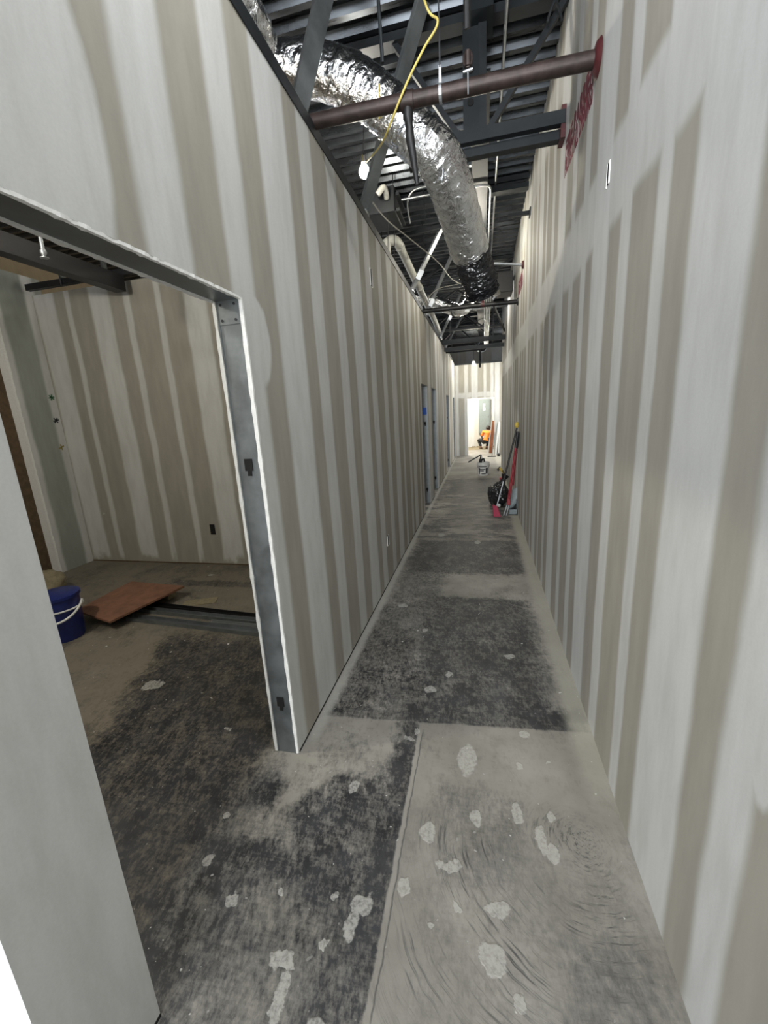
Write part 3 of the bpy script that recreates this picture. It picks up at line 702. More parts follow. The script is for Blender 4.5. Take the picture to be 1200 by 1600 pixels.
# dark mechanical unit above the side room
r = thing('fan_unit', 'dark fan coil unit hung above the partition beyond the bare bulb', 'air handler', (-1.0, 5.3, 3.62))
bm = BM(); box(bm, (-1.22, 5.0, 3.735), (-.90, 5.47, 3.98)); obj('casing', bm, M_joist, r, bevel=.01)
bm = BM(); box(bm, (-.90, 5.05, 3.75), (-.86, 5.45, 3.78)); box(bm, (-.90, 5.05, 3.90), (-.86, 5.45, 3.93)); obj('rail', bm, M_beam, r)
bm = BM(); tube(bm, spline([(-.98, 4.98, 3.86), (-.98, 4.85, 3.9), (-1.05, 4.84, 3.84)], 6), .03, 12); obj('drain_elbow', bm, M_pvc, r, smooth=True)
for xx in (-1.2, -.92):
    for yy in (5.05, 5.42):
        bm = BM(); tube(bm, [(xx, yy, 3.95), (xx, yy, DZ)], .006, 8); obj('hanger_rod', bm, M_joist, r)

# white vent pipe along the partition
r = thing('vent_pipe', 'greyish white plastic vent pipe with an elbow running above the partition', 'pipe', (-1.0, 7, 3.4))
bm = BM(); tube(bm, [(-.985, 5.62, 3.635), (-.93, 7.4, 3.455), (-.905, 9.0, 3.36), (-.92, 10.2, 3.30)], .052, 24); obj('pipe_run', bm, M_pvc, r, smooth=True)
bm = BM(); tube(bm, arc((-.985, 5.66, 3.633), (-1.0, 5.50, 3.67), (-1.10, 5.50, 3.63), 8)+[Vector((-1.12, 5.5, 3.56)), Vector((-1.12, 5.5, 3.2))], .056, 20); obj('elbow', bm, M_pvc, r, smooth=True)
for yy in (5.66, 7.0):
    bm = BM(); t = (yy-5.62)/1.78; c = Vector((-.985+.065*t, yy, 3.635-.185*t)); tube(bm, [c, c+Vector((.002, .06, -.006))], .059, 20); obj('coupling', bm, M_pvc, r, smooth=True)

# conduits
def conduit(pts, rr, lb, grp=None, mat=None, sm=True):
    bm = BM(); tube(bm, pts, rr, 10); return tag(obj('conduit', bm, mat or M_conduit, smooth=sm), lb, 'conduit', grp)
conduit([(.16, 2.3, 4.03), (.16, 12.0, 4.03)], .011, 'straight thin conduit running lengthwise under the deck, right of the upright plate')
conduit([(-.84, 5.1, 3.87)] + arc((.0, 5.1, 3.87), (.10, 5.1, 3.87), (.10, 5.22, 3.87), 6) + [Vector((.105, 7.9, 3.87))], .011, 'bent thin conduit turning a corner behind the big foil duct')
conduit(spline([(-.55, 5.2, 4.0), (-.72, 5.2, 3.98), (-.80, 5.25, 3.9), (-.80, 5.4, 3.75)], 6), .009, 'small curved conduit dropping beside the fan unit')
for i in range(4):
    bm = BM(); x0 = .055+.032*i; tube(bm, [(x0, 7.3, 3.36), (x0+.01, 9, 3.37), (x0+.04, 13.4, 3.36)], .0105, 10)
    tag(obj('conduit', bm, M_conduit, smooth=True), ('parallel lengthwise conduit under the far ceiling, ' + ('leftmost', 'second from left', 'third from left', 'rightmost')[i] + ' of the four'), 'conduit', 'four parallel conduits')
bm = BM(); tube(bm, [(.55, 10.8, 3.6), (.14, 9.3, 3.6)], .02, 8)
bm.free()
bm = BM(); bar(bm, (.16, 8.2, 3.50), (XR-.03, 10.2, 3.25), .03, .04); tag(obj('diagonal_brace', bm, M_joist), 'dark diagonal bar slanting to the right wall near the far black bars', 'brace')

# thin hanger wires
for (x, yy, z0, lb) in ((-.62, 5.4, 3.72, 'thin hanger wire left of the big foil duct'), (-.75, 6.3, 3.72, 'thin hanger wire between the white pipe and the foil duct'), (-.47, 2.45, 3.3, 'thin grey rod rising behind the big duct bend')):
    bm = BM(); tube(bm, [(x, yy, z0), (x-.02, yy, DZ)], .009 if yy < 3 else .005, 8); tag(obj('hanger_wire', bm, M_beam if yy < 3 else M_joist), lb, 'wire')
r = thing('support_channel', 'dark support channel across the space above the white pipe elbow', 'channel', (-.9, 5.9, 3.78))
bm = BM(); bar(bm, (-1.3, 5.9, 3.80), (-.45, 5.9, 3.86), .04, .04); obj('channel', bm, M_joist, r)
for xx in (-1.25, -.5):
    bm = BM(); tube(bm, [(xx, 5.9, 3.82), (xx, 5.9, DZ)], .005, 8); obj('hanger_rod', bm, M_joist, r)

# cords
bm = BM(); tube(bm, spline([(-.33, 2.20, 3.75), (-.26, 2.5, 3.53), (-.20, 2.5, 3.44), (-.27, 2.5, 3.35), (-.345, 2.5, 3.25), (-.405, 2.505, 3.16), (-.50, 2.62, 3.10), (-.60, 2.90, 3.20), (-.74, 3.28, 3.36), (-.92, 3.80, 3.60), (-1.01, 4.12, 3.83)], 8), .0055, 8)
tag(obj('extension_cord', bm, M_cord, smooth=True), 'yellow cord looping over the brown pipe down to the bare bulb', 'cord')
bm = BM(); tube(bm, spline([(-.93, 3.9, 3.42), (-.82, 4.1, 3.30), (-.66, 4.5, 3.25), (-.47, 5.2, 3.24), (-.34, 5.8, 3.20), (-.16, 6.3, 3.26), (-.05, 6.6, 3.5)], 8), .0055, 8)
tag(obj('cable', bm, M_cable, smooth=True), 'pale cable sagging across from the bulb brace to the duct end', 'cable')
bm = BM(); tube(bm, spline([(-.90, 7.0, 3.22), (-.7, 7.3, 3.5), (-.4, 7.6, 3.62), (-.15, 7.4, 3.60)], 8), .004, 8)
tag(obj('cable', bm, M_cable, smooth=True), 'thin cable slack between the slim braces and the black duct end', 'cable')

# lamps
def lamp(c, r, lb, mat=None, wire=None):
    wire = wire or DZ-c[2]
    c = Vector(c); root = thing('bare_bulb', lb, 'lamp', tuple(c))
    bm = BM(); lathe(bm, c, [(.0, -r), (r*.7, -r*.72), (r, 0), (r*.8, r*.6), (r*.42, r*1.2), (r*.4, r*1.5)], 20); obj('bulb', bm, mat or M_bulb, root, smooth=True)
    bm = BM(); lathe(bm, c, [(r*.45, r*1.45), (r*.5, r*1.5), (r*.5, r*2.4), (r*.2, r*2.6)], 16); tube(bm, [c+Vector((0, 0, r*2.5)), c+Vector((.02, 0, wire))], .004, 6); obj('socket', bm, M_black, root, smooth=True)
    return root
lamp(LAMP_A, .05, 'bare glowing bulb hanging above the partition left of the foil duct')
lamp(LAMP_C, .05, 'bare glowing bulb at the far end of the corridor above the doorway')
lamp(LAMP_B, .035, 'bare glowing bulb hidden behind the black wrapped duct end')
lamp((-1.00, 5.0, 3.30), .022, 'small pale bulb just above the partition, beyond the stud brace', M_glow, .43)
lamp((-1.00, 5.35, 3.24), .018, 'tiny pale bulb by the white pipe elbow', M_glow, .49)

# ------------------------------------------------------------------ boxes and marks on the walls
def wallbox(x, y, z, side, lb, w=.045, h=.085):
    s = 1 if side == 'left' else -1
    r = thing('electrical_box', lb, 'electrical box', (x, y, z-h/2))
    bm = BM(); box(bm, (min(x, x+s*.002), y-w/2, z-h/2), (max(x, x+s*.002), y+w/2, z+h/2)); obj('opening', bm, M_hole, r)
    bm = BM()
    for (a, b, c, d) in ((-w/2-.008, -w/2, -h/2, h/2), (w/2, w/2+.006, -h/2-.006, h/2)):
        box(bm, (min(x, x+s*.004), y+a, z+c), (max(x, x+s*.004), y+b, z+d))
    obj('rim', bm, M_label, r)
wallbox(XL, 3.67, 2.72, 'left', 'open electrical box cutout high on the left partition', .05, .13)
wallbox(XL, 3.73, .42, 'left', 'open outlet box low on the left partition', .05, .10)
wallbox(XR, 2.25, 2.57, 'right', 'open switch box cutout high on the right wall below the red stencil', .028, .085)
r = thing('electrical_box', 'black open outlet box low on the back wall of the side room', 'electrical box', (-3.03, 4.02, .37))
bm = BM(); box(bm, (-3.06, 4.012, .37), (-3.0, 4.0199, .49)); obj('opening', bm, M_hole, r)

def text_mesh(body, size, mat, name, mw, parent=None, align='CENTER', width=None, space=1.0):
    cu = bpy.data.curves.new(name, 'FONT'); cu.body = body; cu.size = size; cu.align_x = align; cu.align_y = 'CENTER'; cu.extrude = .0006; cu.space_line = space; cu.offset = .004*size/.1
    t = bpy.data.objects.new(name, cu); COL.objects.link(t); bpy.context.view_layer.update()
    me = bpy.data.meshes.new_from_object(t.evaluated_get(bpy.context.evaluated_depsgraph_get())); COL.objects.unlink(t); bpy.data.objects.remove(t)
    if width:
        w = max(v.co.x for v in me.vertices)-min(v.co.x for v in me.vertices); me.transform(Matrix.Diagonal((width/w, 1, 1, 1)))
    me.transform(mw); bm = BM(); bm.from_mesh(me); bpy.data.meshes.remove(me)
    return obj(name, bm, mat, parent)
# text plane on the right wall: text x -> -y, text y -> +z, normal -> -x
def onright(y, z): return Matrix(((0, 0, -1, XR-.0008), (-1, 0, 0, y), (0, 1, 0, z), (0, 0, 0, 1)))
for (y0, y1, zc, lb) in ((2.64, 3.36, 3.145, 'red stencilled lettering high on the right wall between the pipe and the truss'), (6.3, 6.95, 3.26, 'distant red stencilled lettering on the right wall past the pale arm')):
    w = y1-y0; r = thing('wall_stencil', lb, 'lettering', (XR, (y0+y1)/2, zc-.1))
    text_mesh('FIRE BARRIER', .145, M_stencil, 'lettering_row', onright((y0+y1)/2, zc+.055), r, width=w)
    text_mesh('PROTECT ALL OPENINGS', .135, M_stencil, 'lettering_row', onright((y0+y1)/2, zc-.045), r, width=w)
def mark(y, z, mat, lb, k):
    bm = BM()
    for a in k: 
        d = Vector((0, math.cos(a), math.sin(a)))*.035; c = Vector((-4.8485, y, z)); bar(bm, c-d, c+d, .014, .002, (1, 0, 0))
    tag(obj('marker_mark', bm, mat), lb, 'mark')
mark(3.97, 2.02, M_green, 'green star mark on the left wall of the side room', (0.2, 1.3, 2.4))
mark(3.96, 1.76, M_ink, 'black marker scribble on the left wall of the side room', (0.9, 2.2, .2))
mark(3.95, 1.45, M_ochre, 'faint yellow star mark on the left wall of the side room, lowest', (0.4, 1.7))

# ------------------------------------------------------------------ side room contents
r = thing('plastic_bucket', 'blue plastic bucket with white handle on the side room floor', 'bucket', (-3.30, 2.36, 0))
c = Vector((-3.30, 2.36, 0))
bm = BM(); lathe(bm, c, [(.125, 0), (.130, .01), (.148, .36), (.150, .37), (.142, .372), (.138, .34), (.12, .02)], 40); obj('pail', bm, M_blue, r, smooth=True)
bm = BM(); lathe(bm, c, [(.150, .35), (.158, .352), (.158, .375), (.14, .385), (.0, .388)], 40); obj('lid', bm, M_blue, r, smooth=True)
bm = BM(); tube(bm, [c+Vector((math.cos(a)*.157, math.sin(a)*.157, .265-.0*a)) for a in [i*2*PI/40 for i in range(41)]], .007, 8, caps=False); obj('rib', bm, M_white, r, smooth=True)
bm = BM(); tube(bm, [c+Vector((math.cos(a)*.165, math.sin(a)*.165, .30-.115*math.sin((a+2.6)/PI*PI))) for a in [-2.6+i*PI/24 for i in range(25)]], .009, 10); obj('handle', bm, M_white, r, smooth=True)
bm = BM(); blob(bm, (-4.35, 3.05, .12), (.16, .16, .14), 4, lambda p, q: q*(1+.18*noise.noise(p*2.2))); tag(obj('paper_sack', bm, M_paper, smooth=True), 'crumpled tan paper sack on the floor behind the blue bucket', 'sack')
# plywood
r = Matrix.Rotation(0, 3, 'Z')
bm = BM(); top = [(-3.46, 2.60, .085), (-2.95, 2.46, .085), (-2.78, 3.14, .105), (-3.45, 3.20, .10)]
lo = [bm.verts.new((x, y, z)) for x, y, z in top]; hi = [bm.verts.new((x, y, z+.018)) for x, y, z in top]
bm.faces.new(lo[::-1]); bm.faces.new(hi)
for k in range(4): bm.faces.new((lo[k], lo[(k+1) % 4], hi[(k+1) % 4], hi[k]))
tag(obj('plywood_sheet', bm, M_ply), 'reddish brown plywood offcut resting on the metal studs in the side room', 'board')
bm = BM(); bar(bm, (-3.45, 3.22, .04), (-2.9, 3.10, .05), .09, .08); tag(obj('wood_block', bm, M_paper), 'pale wood block under the far edge of the plywood', 'block')
def floorstud(a, b, lb, mat=M_galv, w=.06, perf=False, dz=0):
    r = thing('metal_stud', lb, 'metal stud', ((a[0]+b[0])/2, (a[1]+b[1])/2, dz), 'steel studs on the side room floor')
    bm = BM(); bar(bm, (a[0], a[1], dz+.002), (b[0], b[1], dz+.002), w, .003)
    d = (Vector((b[0], b[1], 0))-Vector((a[0], a[1], 0))).normalized(); s = Vector((-d.y, d.x, 0))
    for k in (-1, 1):
        A = Vector((a[0], a[1], dz+.016))+s*k*w/2; B = Vector((b[0], b[1], dz+.016))+s*k*w/2; bar(bm, A, B, .003, .032)
    ch = obj('channel', bm, mat, r)
    if perf:
        L = (Vector(b)-Vector(a)).length; nn = int(L/.055)
        for i in range(nn):
            bm = BM(); p = Vector((a[0], a[1], dz+.006))+d*(.03+i*.055); bar(bm, p, p+d*.022, w*.6, .002); obj('perforation', bm, M_steel, ch)
floorstud((-3.6, 2.99), (-1.25, 2.78), 'perforated black steel strip on the side room floor, rearmost of the bundle', M_black, .05, True)
floorstud((-3.1, 2.845), (-1.55, 2.745), 'grey steel stud in the middle of the floor bundle, under the plywood', M_galv)
floorstud((-2.2, 2.70), (-1.15, 2.645), 'short bright steel stud at the front of the floor bundle', M_galvw, .03)
floorstud((-3.0, 2.69), (-1.3, 2.57), 'long steel stud nearest the doorway on the side room floor', M_galv, .07)
bm = BM(); box(bm, (-2.72, 3.0, 0), (-2.42, 3.13, .006), Matrix.Rotation(.4, 3, 'Z')); tag(obj('paper_scrap', bm, M_paper), 'tan paper scrap on the floor beside the plywood', 'paper')
# pipes in the side room ceiling
r = thing('ceiling_pipe', 'black pipe clamped along the top of the side room back wall', 'pipe', (-3.9, 3.95, 3.14))
bm = BM(); bar(bm, (-4.8, 3.95, 3.165), (-1.2, 3.95, 3.165), .05, .06); obj('pipe_run', bm, M_blackpipe, r)
for xx in (-4.3, -3.75, -3.3, -2.6):
    bm = BM(); bar(bm, (xx, 3.94, 3.13), (xx, 3.94, 3.32), .014, .06, (0, 1, 0)); obj('clamp', bm, M_steel, r)
bm = BM(); box(bm, (-3.62, .6, 2.97), (-3.50, 3.9, 3.12)); tag(obj('ceiling_beam', bm, M_black), 'black beam crossing overhead inside the side room', 'beam')
bm = BM(); box(bm, (-3.6, 1.1, 3.45), (-1.95, 3.3, 3.80)); tag(obj('sheet_metal_duct', bm, M_joist), 'dark sheet metal duct underside above the side room', 'duct')
r = thing('fire_sprinkler', 'bright sprinkler head hanging inside the side room doorway', 'sprinkler', (-2.84, 2.5, 2.75))
bm = BM(); tube(bm, [(-2.83, 2.5, 2.95), (-2.835, 2.5, 2.80)], .012, 12); tube(bm, [(-2.83, 2.5, 2.90), (-2.83, 2.5, 3.30)], .014, 12); obj('drop', bm, M_galvw, r, smooth=True)
bm = BM(); lathe(bm, (-2.835, 2.5, 2.755), [(.0, 0), (.026, .002), (.026, .006), (.008, .01), (.012, .02), (.02, .035), (.018, .05)], 16); obj('deflector', bm, M_galvw, r, smooth=True)

# ------------------------------------------------------------------ pile by the right wall
def cl(*p): return [Vector(q) for q in p]
r = thing('trash_bag', 'full black trash bag slumped on the floor by the right wall', 'trash bag', (.27, 7.05, 0))
def bagfn(p, q):
    f = 1+.16*noise.noise(p*1.9+Vector((3, 1, 0)))+.07*noise.noise(p*6)+.05*abs(noise.noise(p*11))
    q = q*f
    if p.z > .6: q.x *= 1-(p.z-.6)*.8; q.y *= 1-(p.z-.6)*.8
    return q
bm = BM(); blob(bm, (.27, 7.05, .185), (.17, .20, .205), 5, bagfn)
for v in bm.verts: v.co.z = max(.0, v.co.z)
obj('bag', bm, M_bag, r)
bm = BM(); tube(bm, [(.33, 7.08, .36), (.36, 7.08, .44), (.39, 7.1, .50)], [.06, .035, .07], 16, True, lambda i, k, n: .012*noise.noise(Vector((k, i, 2)))); obj('tied_neck', bm, M_bag, r)
bm = BM(); blob(bm, (.275, 6.80, .055), (.03, .02, .03), 2); tag(obj('paper_ball', bm, M_white), 'small white scrap at the foot of the black trash bag', 'scrap')
r = thing('push_broom', 'broom with black pole and pinkish red head leaning on the right wall', 'broom', (.22, 6.32, 0))
bm = BM(); tube(bm, cl((.505, 6.42, 1.30), (.325, 6.38, .52)), .0135, 14); obj('black_grip_pole', bm, M_black, r, smooth=True)
bm = BM(); tube(bm, cl((.325, 6.38, .53), (.225, 6.35, .14)), .010, 12); obj('metal_pole', bm, M_galvw, r, smooth=True)
bm = BM(); vs = []
for (x, y, z) in ((.165, 6.36, .165), (.235, 6.36, .15), (.285, 6.30, .0), (.175, 6.30, .0)):
    vs.append((x, y, z))
a = [bm.verts.new((x, y-.03, z+.0)) for x, y, z in vs]; b = [bm.verts.new((x, y+.035, z)) for x, y, z in vs]
bm.faces.new(a); bm.faces.new(b[::-1])
for k in range(4): bm.faces.new((a[k], a[(k+1) % 4], b[(k+1) % 4], b[k]))
obj('broom_head', bm, M_pink, r, bevel=.006)
bm = BM(); blob(bm, (.505, 6.43, 1.345), (.028, .028, .045), 3, lambda p, q: q*(1+.15*noise.noise(p*3))); tag(obj('sponge', bm, M_yellow, smooth=True), 'yellow sponge stuck on top of the black broom pole', 'sponge')
# bolt cutter like long tool
r = thing('long_tool', 'long red handled cutter with black grips leaning upright by the trash bag', 'tool', (.35, 6.35, 0))
for (a, b, g0) in (((.512, 6.30, 1.26), (.385, 6.32, .20), .2), ((.530, 6.36, 1.24), (.405, 6.34, .20), .2)):
    A, B = Vector(a), Vector(b)
    bm = BM(); tube(bm, [A.lerp(B, .2), B], .014, 14); obj('red_handle', bm, M_redpaint, r, smooth=True)
    bm = BM(); tube(bm, [A, A.lerp(B, .22)], .018, 14); obj('black_grip', bm, M_black, r, smooth=True)
bm = BM(); box(bm, (.375, 6.30, .17), (.425, 6.36, .27)); obj('pivot', bm, M_redpaint, r, bevel=.01)
for k in (-1, 1):
    bm = BM(); bar(bm, (.395+k*.012, 6.33, .20), (.345+k*.02, 6.32, .005), .022, .035, (0, 1, 0)); obj('jaw', bm, M_steel, r, bevel=.004)
# shovel
r = thing('shovel', 'shovel with grey rounded blade and dark red handle standing against the right wall', 'shovel', (.46, 6.55, 0))
bm = BM(); tube(bm, cl((.527, 6.66, 1.05), (.475, 6.60, .42)), .016, 14); obj('handle', bm, M_redpaint, r, smooth=True)
bm = BM(); tube(bm, cl((.529, 6.67, 1.06), (.516, 6.65, .90)), .023, 14); obj('black_grip', bm, M_black, r, smooth=True)
bm = BM(); n = 14; g0 = []
for i in range(n+1):
    t = i/n; w = .085*math.sqrt(max(0.02, 1-(2*t-1)**2))*(1.1-.2*t); row = []
    for j in range(9):
        u = j/8*2-1; p = Vector((.465, 6.55, .22))+Vector((.055, .02, .17))*(1-2*t)+Vector((.9, -.43, 0))*u*w*1.0+Vector((-.43, -.9, 0))*(-.028*u*u)
        row.append(p)
    g0.append(row)
V0 = [[bm.verts.new(p) for p in row] for row in g0]; V1 = [[bm.verts.new(p+Vector((.003, .006, 0))) for p in row] for row in g0]
for i in range(n):
    for j in range(8):
        bm.faces.new((V0[i][j], V0[i][j+1], V0[i+1][j+1], V0[i+1][j])); bm.faces.new((V1[i][j], V1[i+1][j], V1[i+1][j+1], V1[i][j+1]))
for i in range(n):
    for j in (0, 8): bm.faces.new((V0[i][j], V0[i+1][j], V1[i+1][j], V1[i][j]))
obj('blade', bm, M_greyp, r, smooth=True)
# grey tray
r = thing('tool_tray', 'low grey tray on the floor behind the shovel blade', 'tray', (.46, 6.75, 0))
bm = BM(); x0, x1, y0, y1 = .41, .533, 6.40, 6.80
box(bm, (x0, y0, 0), (x1, y1, .012)); box(bm, (x0, y0, .0), (x0+.01, y1, .08)); box(bm, (x1-.01, y0, 0), (x1, y1, .22)); box(bm, (x0, y0, 0), (x1, y0+.01, .08)); box(bm, (x0, y1-.01, 0), (x1, y1, .22))
obj('pan', bm, M_greyp, r, bevel=.003)
bm = BM(); box(bm, (.44, 6.66, .012), (.52, 6.78, .15)); obj('black_liner', bm, M_black, r, bevel=.01)
# yellow and black tool with red base, further on
r = thing('power_tool', 'small yellow and black tool with red base on the floor by the right wall', 'tool', (.48, 9.6, 0))
bm = BM(); bar(bm, (.40, 9.75, .26), (.52, 9.72, .12), .05, .05, (0, 1, 0)); obj('yellow_body', bm, M_yellow, r, bevel=.01)
bm = BM(); bar(bm, (.36, 9.75, .20), (.42, 9.75, .27), .05, .05, (0, 1, 0)); bar(bm, (.47, 9.72, .20), (.53, 9.70, .08), .03, .05, (0, 1, 0)); obj('black_grip', bm, M_black, r, bevel=.008)
bm = BM(); box(bm, (.40, 9.5, 0), (.53, 9.68, .06)); obj('red_base', bm, M_redp, r, bevel=.01)

# white bucket with mud pump
r = thing('compound_bucket', 'white joint compound bucket with dark print standing mid-corridor', 'bucket', (.045, 10.4, 0)); c = Vector((.045, 10.4, 0))
bm = BM(); lathe(bm, c, [(.125, 0), (.13, .01), (.142, .26), (.150, .262), (.150, .28), (.145, .30), (.15, .302), (.15, .32), (.14, .322), (.135, .05), (.0, .05)], 32); obj('pail', bm, M_white, r, smooth=True)
bm = BM()
def onpail(bm, a0, a1, z0, z1, n=8):
    prev = None
    for i in range(n+1):
        a = a0+(a1-a0)*i/n; q = [bm.verts.new(c+Vector((math.cos(a)*(.1325+.0462*z*1.0), math.sin(a)*(.1325+.0462*z), z))) for z in (z0, z1)]
        if prev: bm.faces.new((prev[0], q[0], q[1], prev[1]))
        prev = q
onpail(bm, -2.5, -1.0, .215, .235); onpail(bm, -2.2, -1.3, .145, .165); onpail(bm, -2.2, -1.5, .11, .13); onpail(bm, -1.15, -.75, .05, .19); onpail(bm, -2.35, -2.2, .04, .2); onpail(bm, -1.9, -1.15, .035, .06)
obj('print', bm, M_ink, r)
bm = BM(); tube(bm, [c+Vector((math.cos(a)*.152, math.sin(a)*.152, .27-.12*math.sin(-a))) for a in [-PI+i*PI/20 for i in range(21)]], .004, 8)
obj('bail', bm, M_black, r)
r = thing('mud_pump', 'black hand pump with long lever handle standing in the white bucket', 'pump', (0, 10.4, .06))
bm = BM(); tube(bm, cl((-.02, 10.4, .06), (-.02, 10.4, .40)), .035, 18); tube(bm, cl((-.02, 10.4, .40), (-.02, 10.4, .46)), .018, 12); obj('cylinder', bm, M_black, r, smooth=True)
bm = BM(); bar(bm, (.0, 10.4, .505), (-.32, 10.38, .33), .024, .03); obj('lever', bm, M_black, r, bevel=.004)
bm = BM(); bar(bm, (-.02, 10.4, .44), (-.005, 10.4, .50), .02, .02, (0, 1, 0)); bar(bm, (.035, 10.4, .32), (.0, 10.4, .50), .014, .014, (0, 1, 0)); obj('linkage', bm, M_steel, r)
bm = BM(); tube(bm, spline([(.0, 10.4, .36), (.05, 10.38, .40), (.075, 10.37, .33)], 6), .022, 12); obj('spout', bm, M_black, r, smooth=True)

# ------------------------------------------------------------------ end of the corridor
r = thing('breaker_cabinet', 'tall grey electrical panel on the bright wall beyond the doorway', 'breaker cabinet', (.12, 18.12, .56))
bm = BM(); box(bm, (-.11, 18.10, .56), (.36, 18.198, 1.96)); obj('cabinet', bm, M_panel, r, bevel=.008)
bm = BM(); box(bm, (-.08, 18.085, .60), (.33, 18.10, 1.92)); pd = obj('panel_door', bm, M_panel, r, bevel=.004)
bm = BM(); box(bm, (.07, 18.08, 1.66), (.155, 18.0845, 1.78)); box(bm, (.065, 18.08, 1.50), (.16, 18.0845, 1.62)); obj('paper_label', bm, M_label, pd)
bm = BM(); box(bm, (.27, 18.07, 1.2), (.295, 18.085, 1.28)); obj('latch', bm, M_steel, pd)
def leaning(name, lb, cat, a, b, w, t, mat, across=(1, 0, 0)):
    bm = BM(); a, b = Vector(a), Vector(b); d = (b-a).normalized(); s = Vector(across); u = s.cross(d).normalized(); s = d.cross(u)
    vs = [bm.verts.new(p+s*x*w/2+u*y*t/2) for p in (a, b) for x, y in ((-1, -1), (1, -1), (1, 1), (-1, 1))]
    for f in ((0, 1, 2, 3), (7, 6, 5, 4), (0, 4, 5, 1), (1, 5, 6, 2), (2, 6, 7, 3), (3, 7, 4, 0)): bm.faces.new([vs[i] for i in f])
    return tag(obj(name, bm, mat), lb, cat)
leaning('leaning_board', 'orange brown board leaning just beyond the end doorway, right of the worker', 'board', (.32, 15.25, .02), (.41, 15.40, 1.15), .12, .02, M_wood)
leaning('leaning_strip', 'narrow white strip leaning in front of the orange brown board', 'strip', (.22, 15.15, .02), (.385, 15.38, 1.32), .025, .015, M_label)
leaning('leaning_trim', 'wide white trim length leaning on the end wall beside the doorway', 'trim', (.47, 14.62, .01), (.585, 14.86, 1.12), .05, .014, M_label)
leaning('leaning_trim', 'narrow white trim length leaning at the corridor corner, rightmost', 'trim', (.565, 14.60, .01), (.60, 14.87, 1.08), .03, .014, M_label)
leaning('leaning_trim', 'dark trim length leaning between the white ones at the end wall', 'trim', (.535, 14.72, .01), (.592, 14.88, .85), .03, .012, M_ink)
bm = BM(); box(bm, (.52, 14.35, 0), (.60, 14.5, .09)); tag(obj('black_block', bm, M_black, bevel=.005), 'small black block on the floor below the leaning trims', 'block')
r = thing('floor_scraper', 'thin floor squeegee standing in the end doorway', 'squeegee', (.34, 14.5, 0))
bm = BM(); tube(bm, cl((.345, 14.3, .02), (.44, 14.86, .78)), .011, 10); obj('pole', bm, M_greyp, r)
bm = BM(); box(bm, (.20, 14.28, 0), (.47, 14.31, .03)); obj('blade', bm, M_black, r)
bm = BM()
for i in range(26):
    a = random.uniform(-1.4, 1.2); b = 18.15-random.uniform(.02, .35); s = random.uniform(.02, .07); box(bm, (a-s, b-s, 0), (a+s, b+s, s*.8), Matrix.Rotation(random.random()*3, 3, 'Z'))
o = tag(obj('rubble', bm, M_paper), 'scattered tan drywall debris along the far room wall', 'debris'); o['kind'] = 'stuff'
bm = BM(); box(bm, (-1.5, 16.9, 0), (1.3, 18.1, .004)); tag(obj('floor_paper', bm, M_paper), 'tan floor protection paper in the far room under the worker', 'paper')

# ------------------------------------------------------------------ worker, squatting and seen from behind
def skin_mesh(name, verts, edges, radii, mat, parent, root=0, sub=2):
    me = bpy.data.meshes.new(name); me.from_pydata([Vector(v) for v in verts], edges, []); t = bpy.data.objects.new('skeleton', me); COL.objects.link(t)
    md = t.modifiers.new('skin', 'SKIN'); md.use_smooth_shade = True
    for i, q in enumerate(radii):
        q = q if isinstance(q, tuple) else (q, q); me.skin_vertices[0].data[i].radius = q
    me.skin_vertices[0].data[root].use_root = True
    t.modifiers.new('sub', 'SUBSURF').levels = sub
    bpy.context.view_layer.update()
    nm = bpy.data.meshes.new_from_object(t.evaluated_get(bpy.context.evaluated_depsgraph_get()))
    COL.objects.unlink(t); bpy.data.objects.remove(t); bm = BM(); bm.from_mesh(nm); bpy.data.meshes.remove(nm); bpy.data.meshes.remove(me)
    return obj(name, bm, mat, parent, smooth=True)
wy = 17.0
person = thing('person', 'person in orange shirt and black trousers squatting with back to the corridor', 'person', (.14, wy, 0))
S = {'pel': (.17, wy, .36), 'sp1': (.19, wy-.01, .48), 'sp2': (.22, wy+.01, .60), 'chest': (.24, wy+.03, .67), 'neck': (.26, wy+.07, .745), 'head': (.265, wy+.10, .80), 'top': (.27, wy+.11, .86),
     'shL': (.08, wy+.05, .675), 'elL': (.01, wy+.14, .50), 'wrL': (.03, wy+.36, .42), 'haL': (.04, wy+.43, .42),
     'shR': (.405, wy+.04, .68), 'elR': (.46, wy+.16, .52), 'wrR': (.36, wy+.36, .47), 'haR': (.33, wy+.43, .47),
     'hiL': (.08, wy, .34), 'knL': (-.12, wy+.22, .37), 'anL': (.00, wy+.10, .07), 'toL': (-.04, wy+.26, .035),
     'hiR': (.26, wy, .34), 'knR': (.33, wy+.28, .40), 'anR': (.20, wy+.02, .07), 'toR': (.24, wy+.18, .035)}
K = list(S); ix = {k: i for i, k in enumerate(K)}
E_ = [('pel', 'sp1'), ('sp1', 'sp2'), ('sp2', 'chest'), ('chest', 'neck'), ('neck', 'head'), ('head', 'top'), ('chest', 'shL'), ('shL', 'elL'), ('elL', 'wrL'), ('wrL', 'haL'), ('chest', 'shR'), ('shR', 'elR'), ('elR', 'wrR'), ('wrR', 'haR'),
      ('pel', 'hiL'), ('hiL', 'knL'), ('knL', 'anL'), ('anL', 'toL'), ('pel', 'hiR'), ('hiR', 'knR'), ('knR', 'anR'), ('anR', 'toR')]
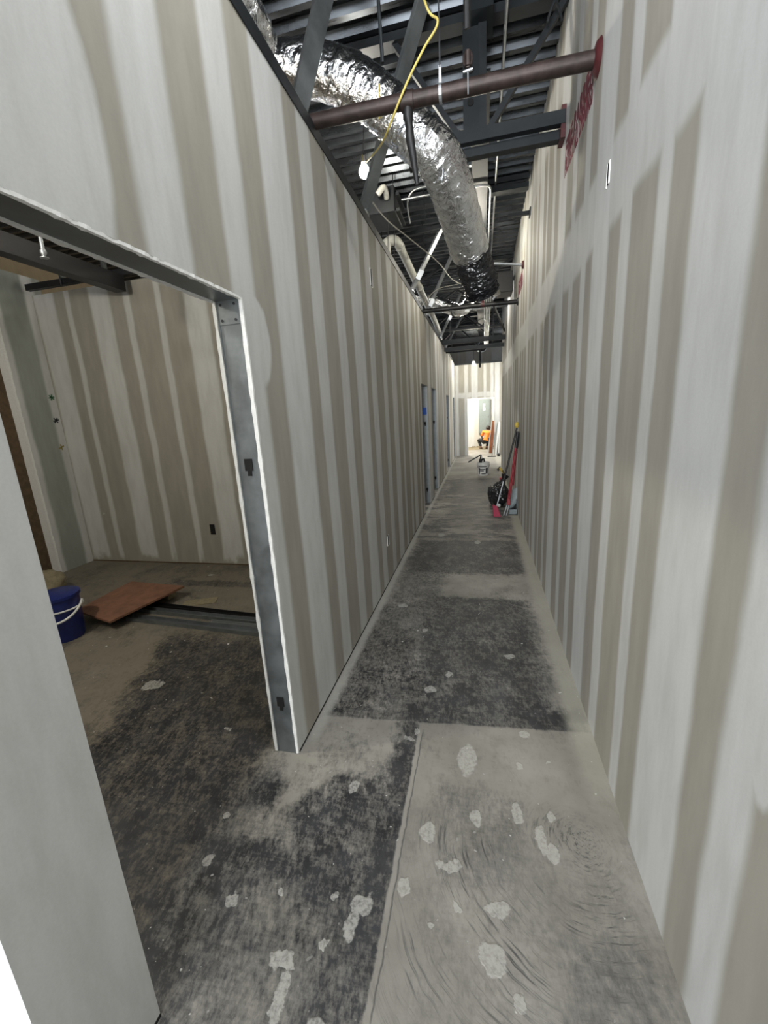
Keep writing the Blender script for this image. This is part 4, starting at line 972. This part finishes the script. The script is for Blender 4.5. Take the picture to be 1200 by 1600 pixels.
rad = {'pel': .10, 'sp1': (.11, .08), 'sp2': (.12, .085), 'chest': (.12, .09), 'neck': .05, 'head': .085, 'top': .06, 'shL': .05, 'elL': .036, 'wrL': .026, 'haL': .03, 'shR': .05, 'elR': .036, 'wrR': .026, 'haR': .03,
       'hiL': .08, 'knL': .052, 'anL': .036, 'toL': .03, 'hiR': .08, 'knR': .052, 'anR': .036, 'toR': .03}
verts = [S[k] for k in K]; edges = [(ix[a], ix[b]) for a, b in E_]; radii = [rad[k] for k in K]
# fingers: short chains rooted in each palm
for side, hx in (('haL', 1), ('haR', -1)):
    hp = Vector(S[side])
    for j in range(5):
        dx = (-.024+.012*j)*hx; L = (.05, .058, .062, .056, .036)[j]
        base = hp+Vector((dx, .025 if j < 4 else -.005, -.004)); mid = base+Vector((dx*.3 if j < 4 else .03*hx, L*.6, -.010)); tip = mid+Vector((0, L*.35, -.022))
        i0 = len(verts); verts += [tuple(base), tuple(mid), tuple(tip)]; radii += [.010, .009, .007]; edges += [(ix[side], i0), (i0, i0+1), (i0+1, i0+2)]
skin_mesh('body', verts, edges, radii, M_skin, person)
def sub_skel(names, pairs, rr, name, mat, scale=None):
    vv = [S[k] if k in S else k for k in names]; ii = {k: i for i, k in enumerate(names)}
    return skin_mesh(name, vv, [(ii[a], ii[b]) for a, b in pairs], rr, mat, person)
S['cuL'] = (.015, wy+.12, .52); S['cuR'] = (.455, wy+.14, .54)
sub_skel(['sp1', 'sp2', 'chest', 'nk', 'shL', 'cuL', 'shR', 'cuR', 'hem'] if not S.update({'nk': (.255, wy+.055, .715), 'hem': (.175, wy-.01, .41)}) else 0,
         [('hem', 'sp1'), ('sp1', 'sp2'), ('sp2', 'chest'), ('chest', 'nk'), ('chest', 'shL'), ('shL', 'cuL'), ('chest', 'shR'), ('shR', 'cuR')],
         [(.135, .105), (.145, .11), (.145, .11), .075, .07, .055, .07, .055, (.125, .10)], 'shirt', M_orange)
S['caL'] = (-.01, wy+.11, .10); S['caR'] = (.205, wy+.04, .10)
sub_skel(['pel', 'hiL', 'knL', 'caL', 'hiR', 'knR', 'caR'], [('pel', 'hiL'), ('hiL', 'knL'), ('knL', 'caL'), ('pel', 'hiR'), ('hiR', 'knR'), ('knR', 'caR')],
         [.125, .10, .07, .052, .10, .07, .052], 'trousers', M_pants)
bm = BM(); blob(bm, Vector(S['head'])+Vector((0, -.012, .028)), (.094, .10, .095), 3, lambda p, q: q if p.y < .55 else q*.9); obj('hair', bm, M_hair, person, smooth=True)
for k in ('L', 'R'):
    a, t = Vector(S['an'+k]), Vector(S['to'+k]); bm = BM(); d = t-a; d.z = 0; tube(bm, [Vector((a.x, a.y-.05, .045)), Vector((a.x, a.y, .05)), Vector((t.x, t.y, .04)), Vector((t.x, t.y, .035))+d.normalized()*.05], [.035, .045, .042, .025], 14); obj('shoe', bm, M_shoe, person, smooth=True)
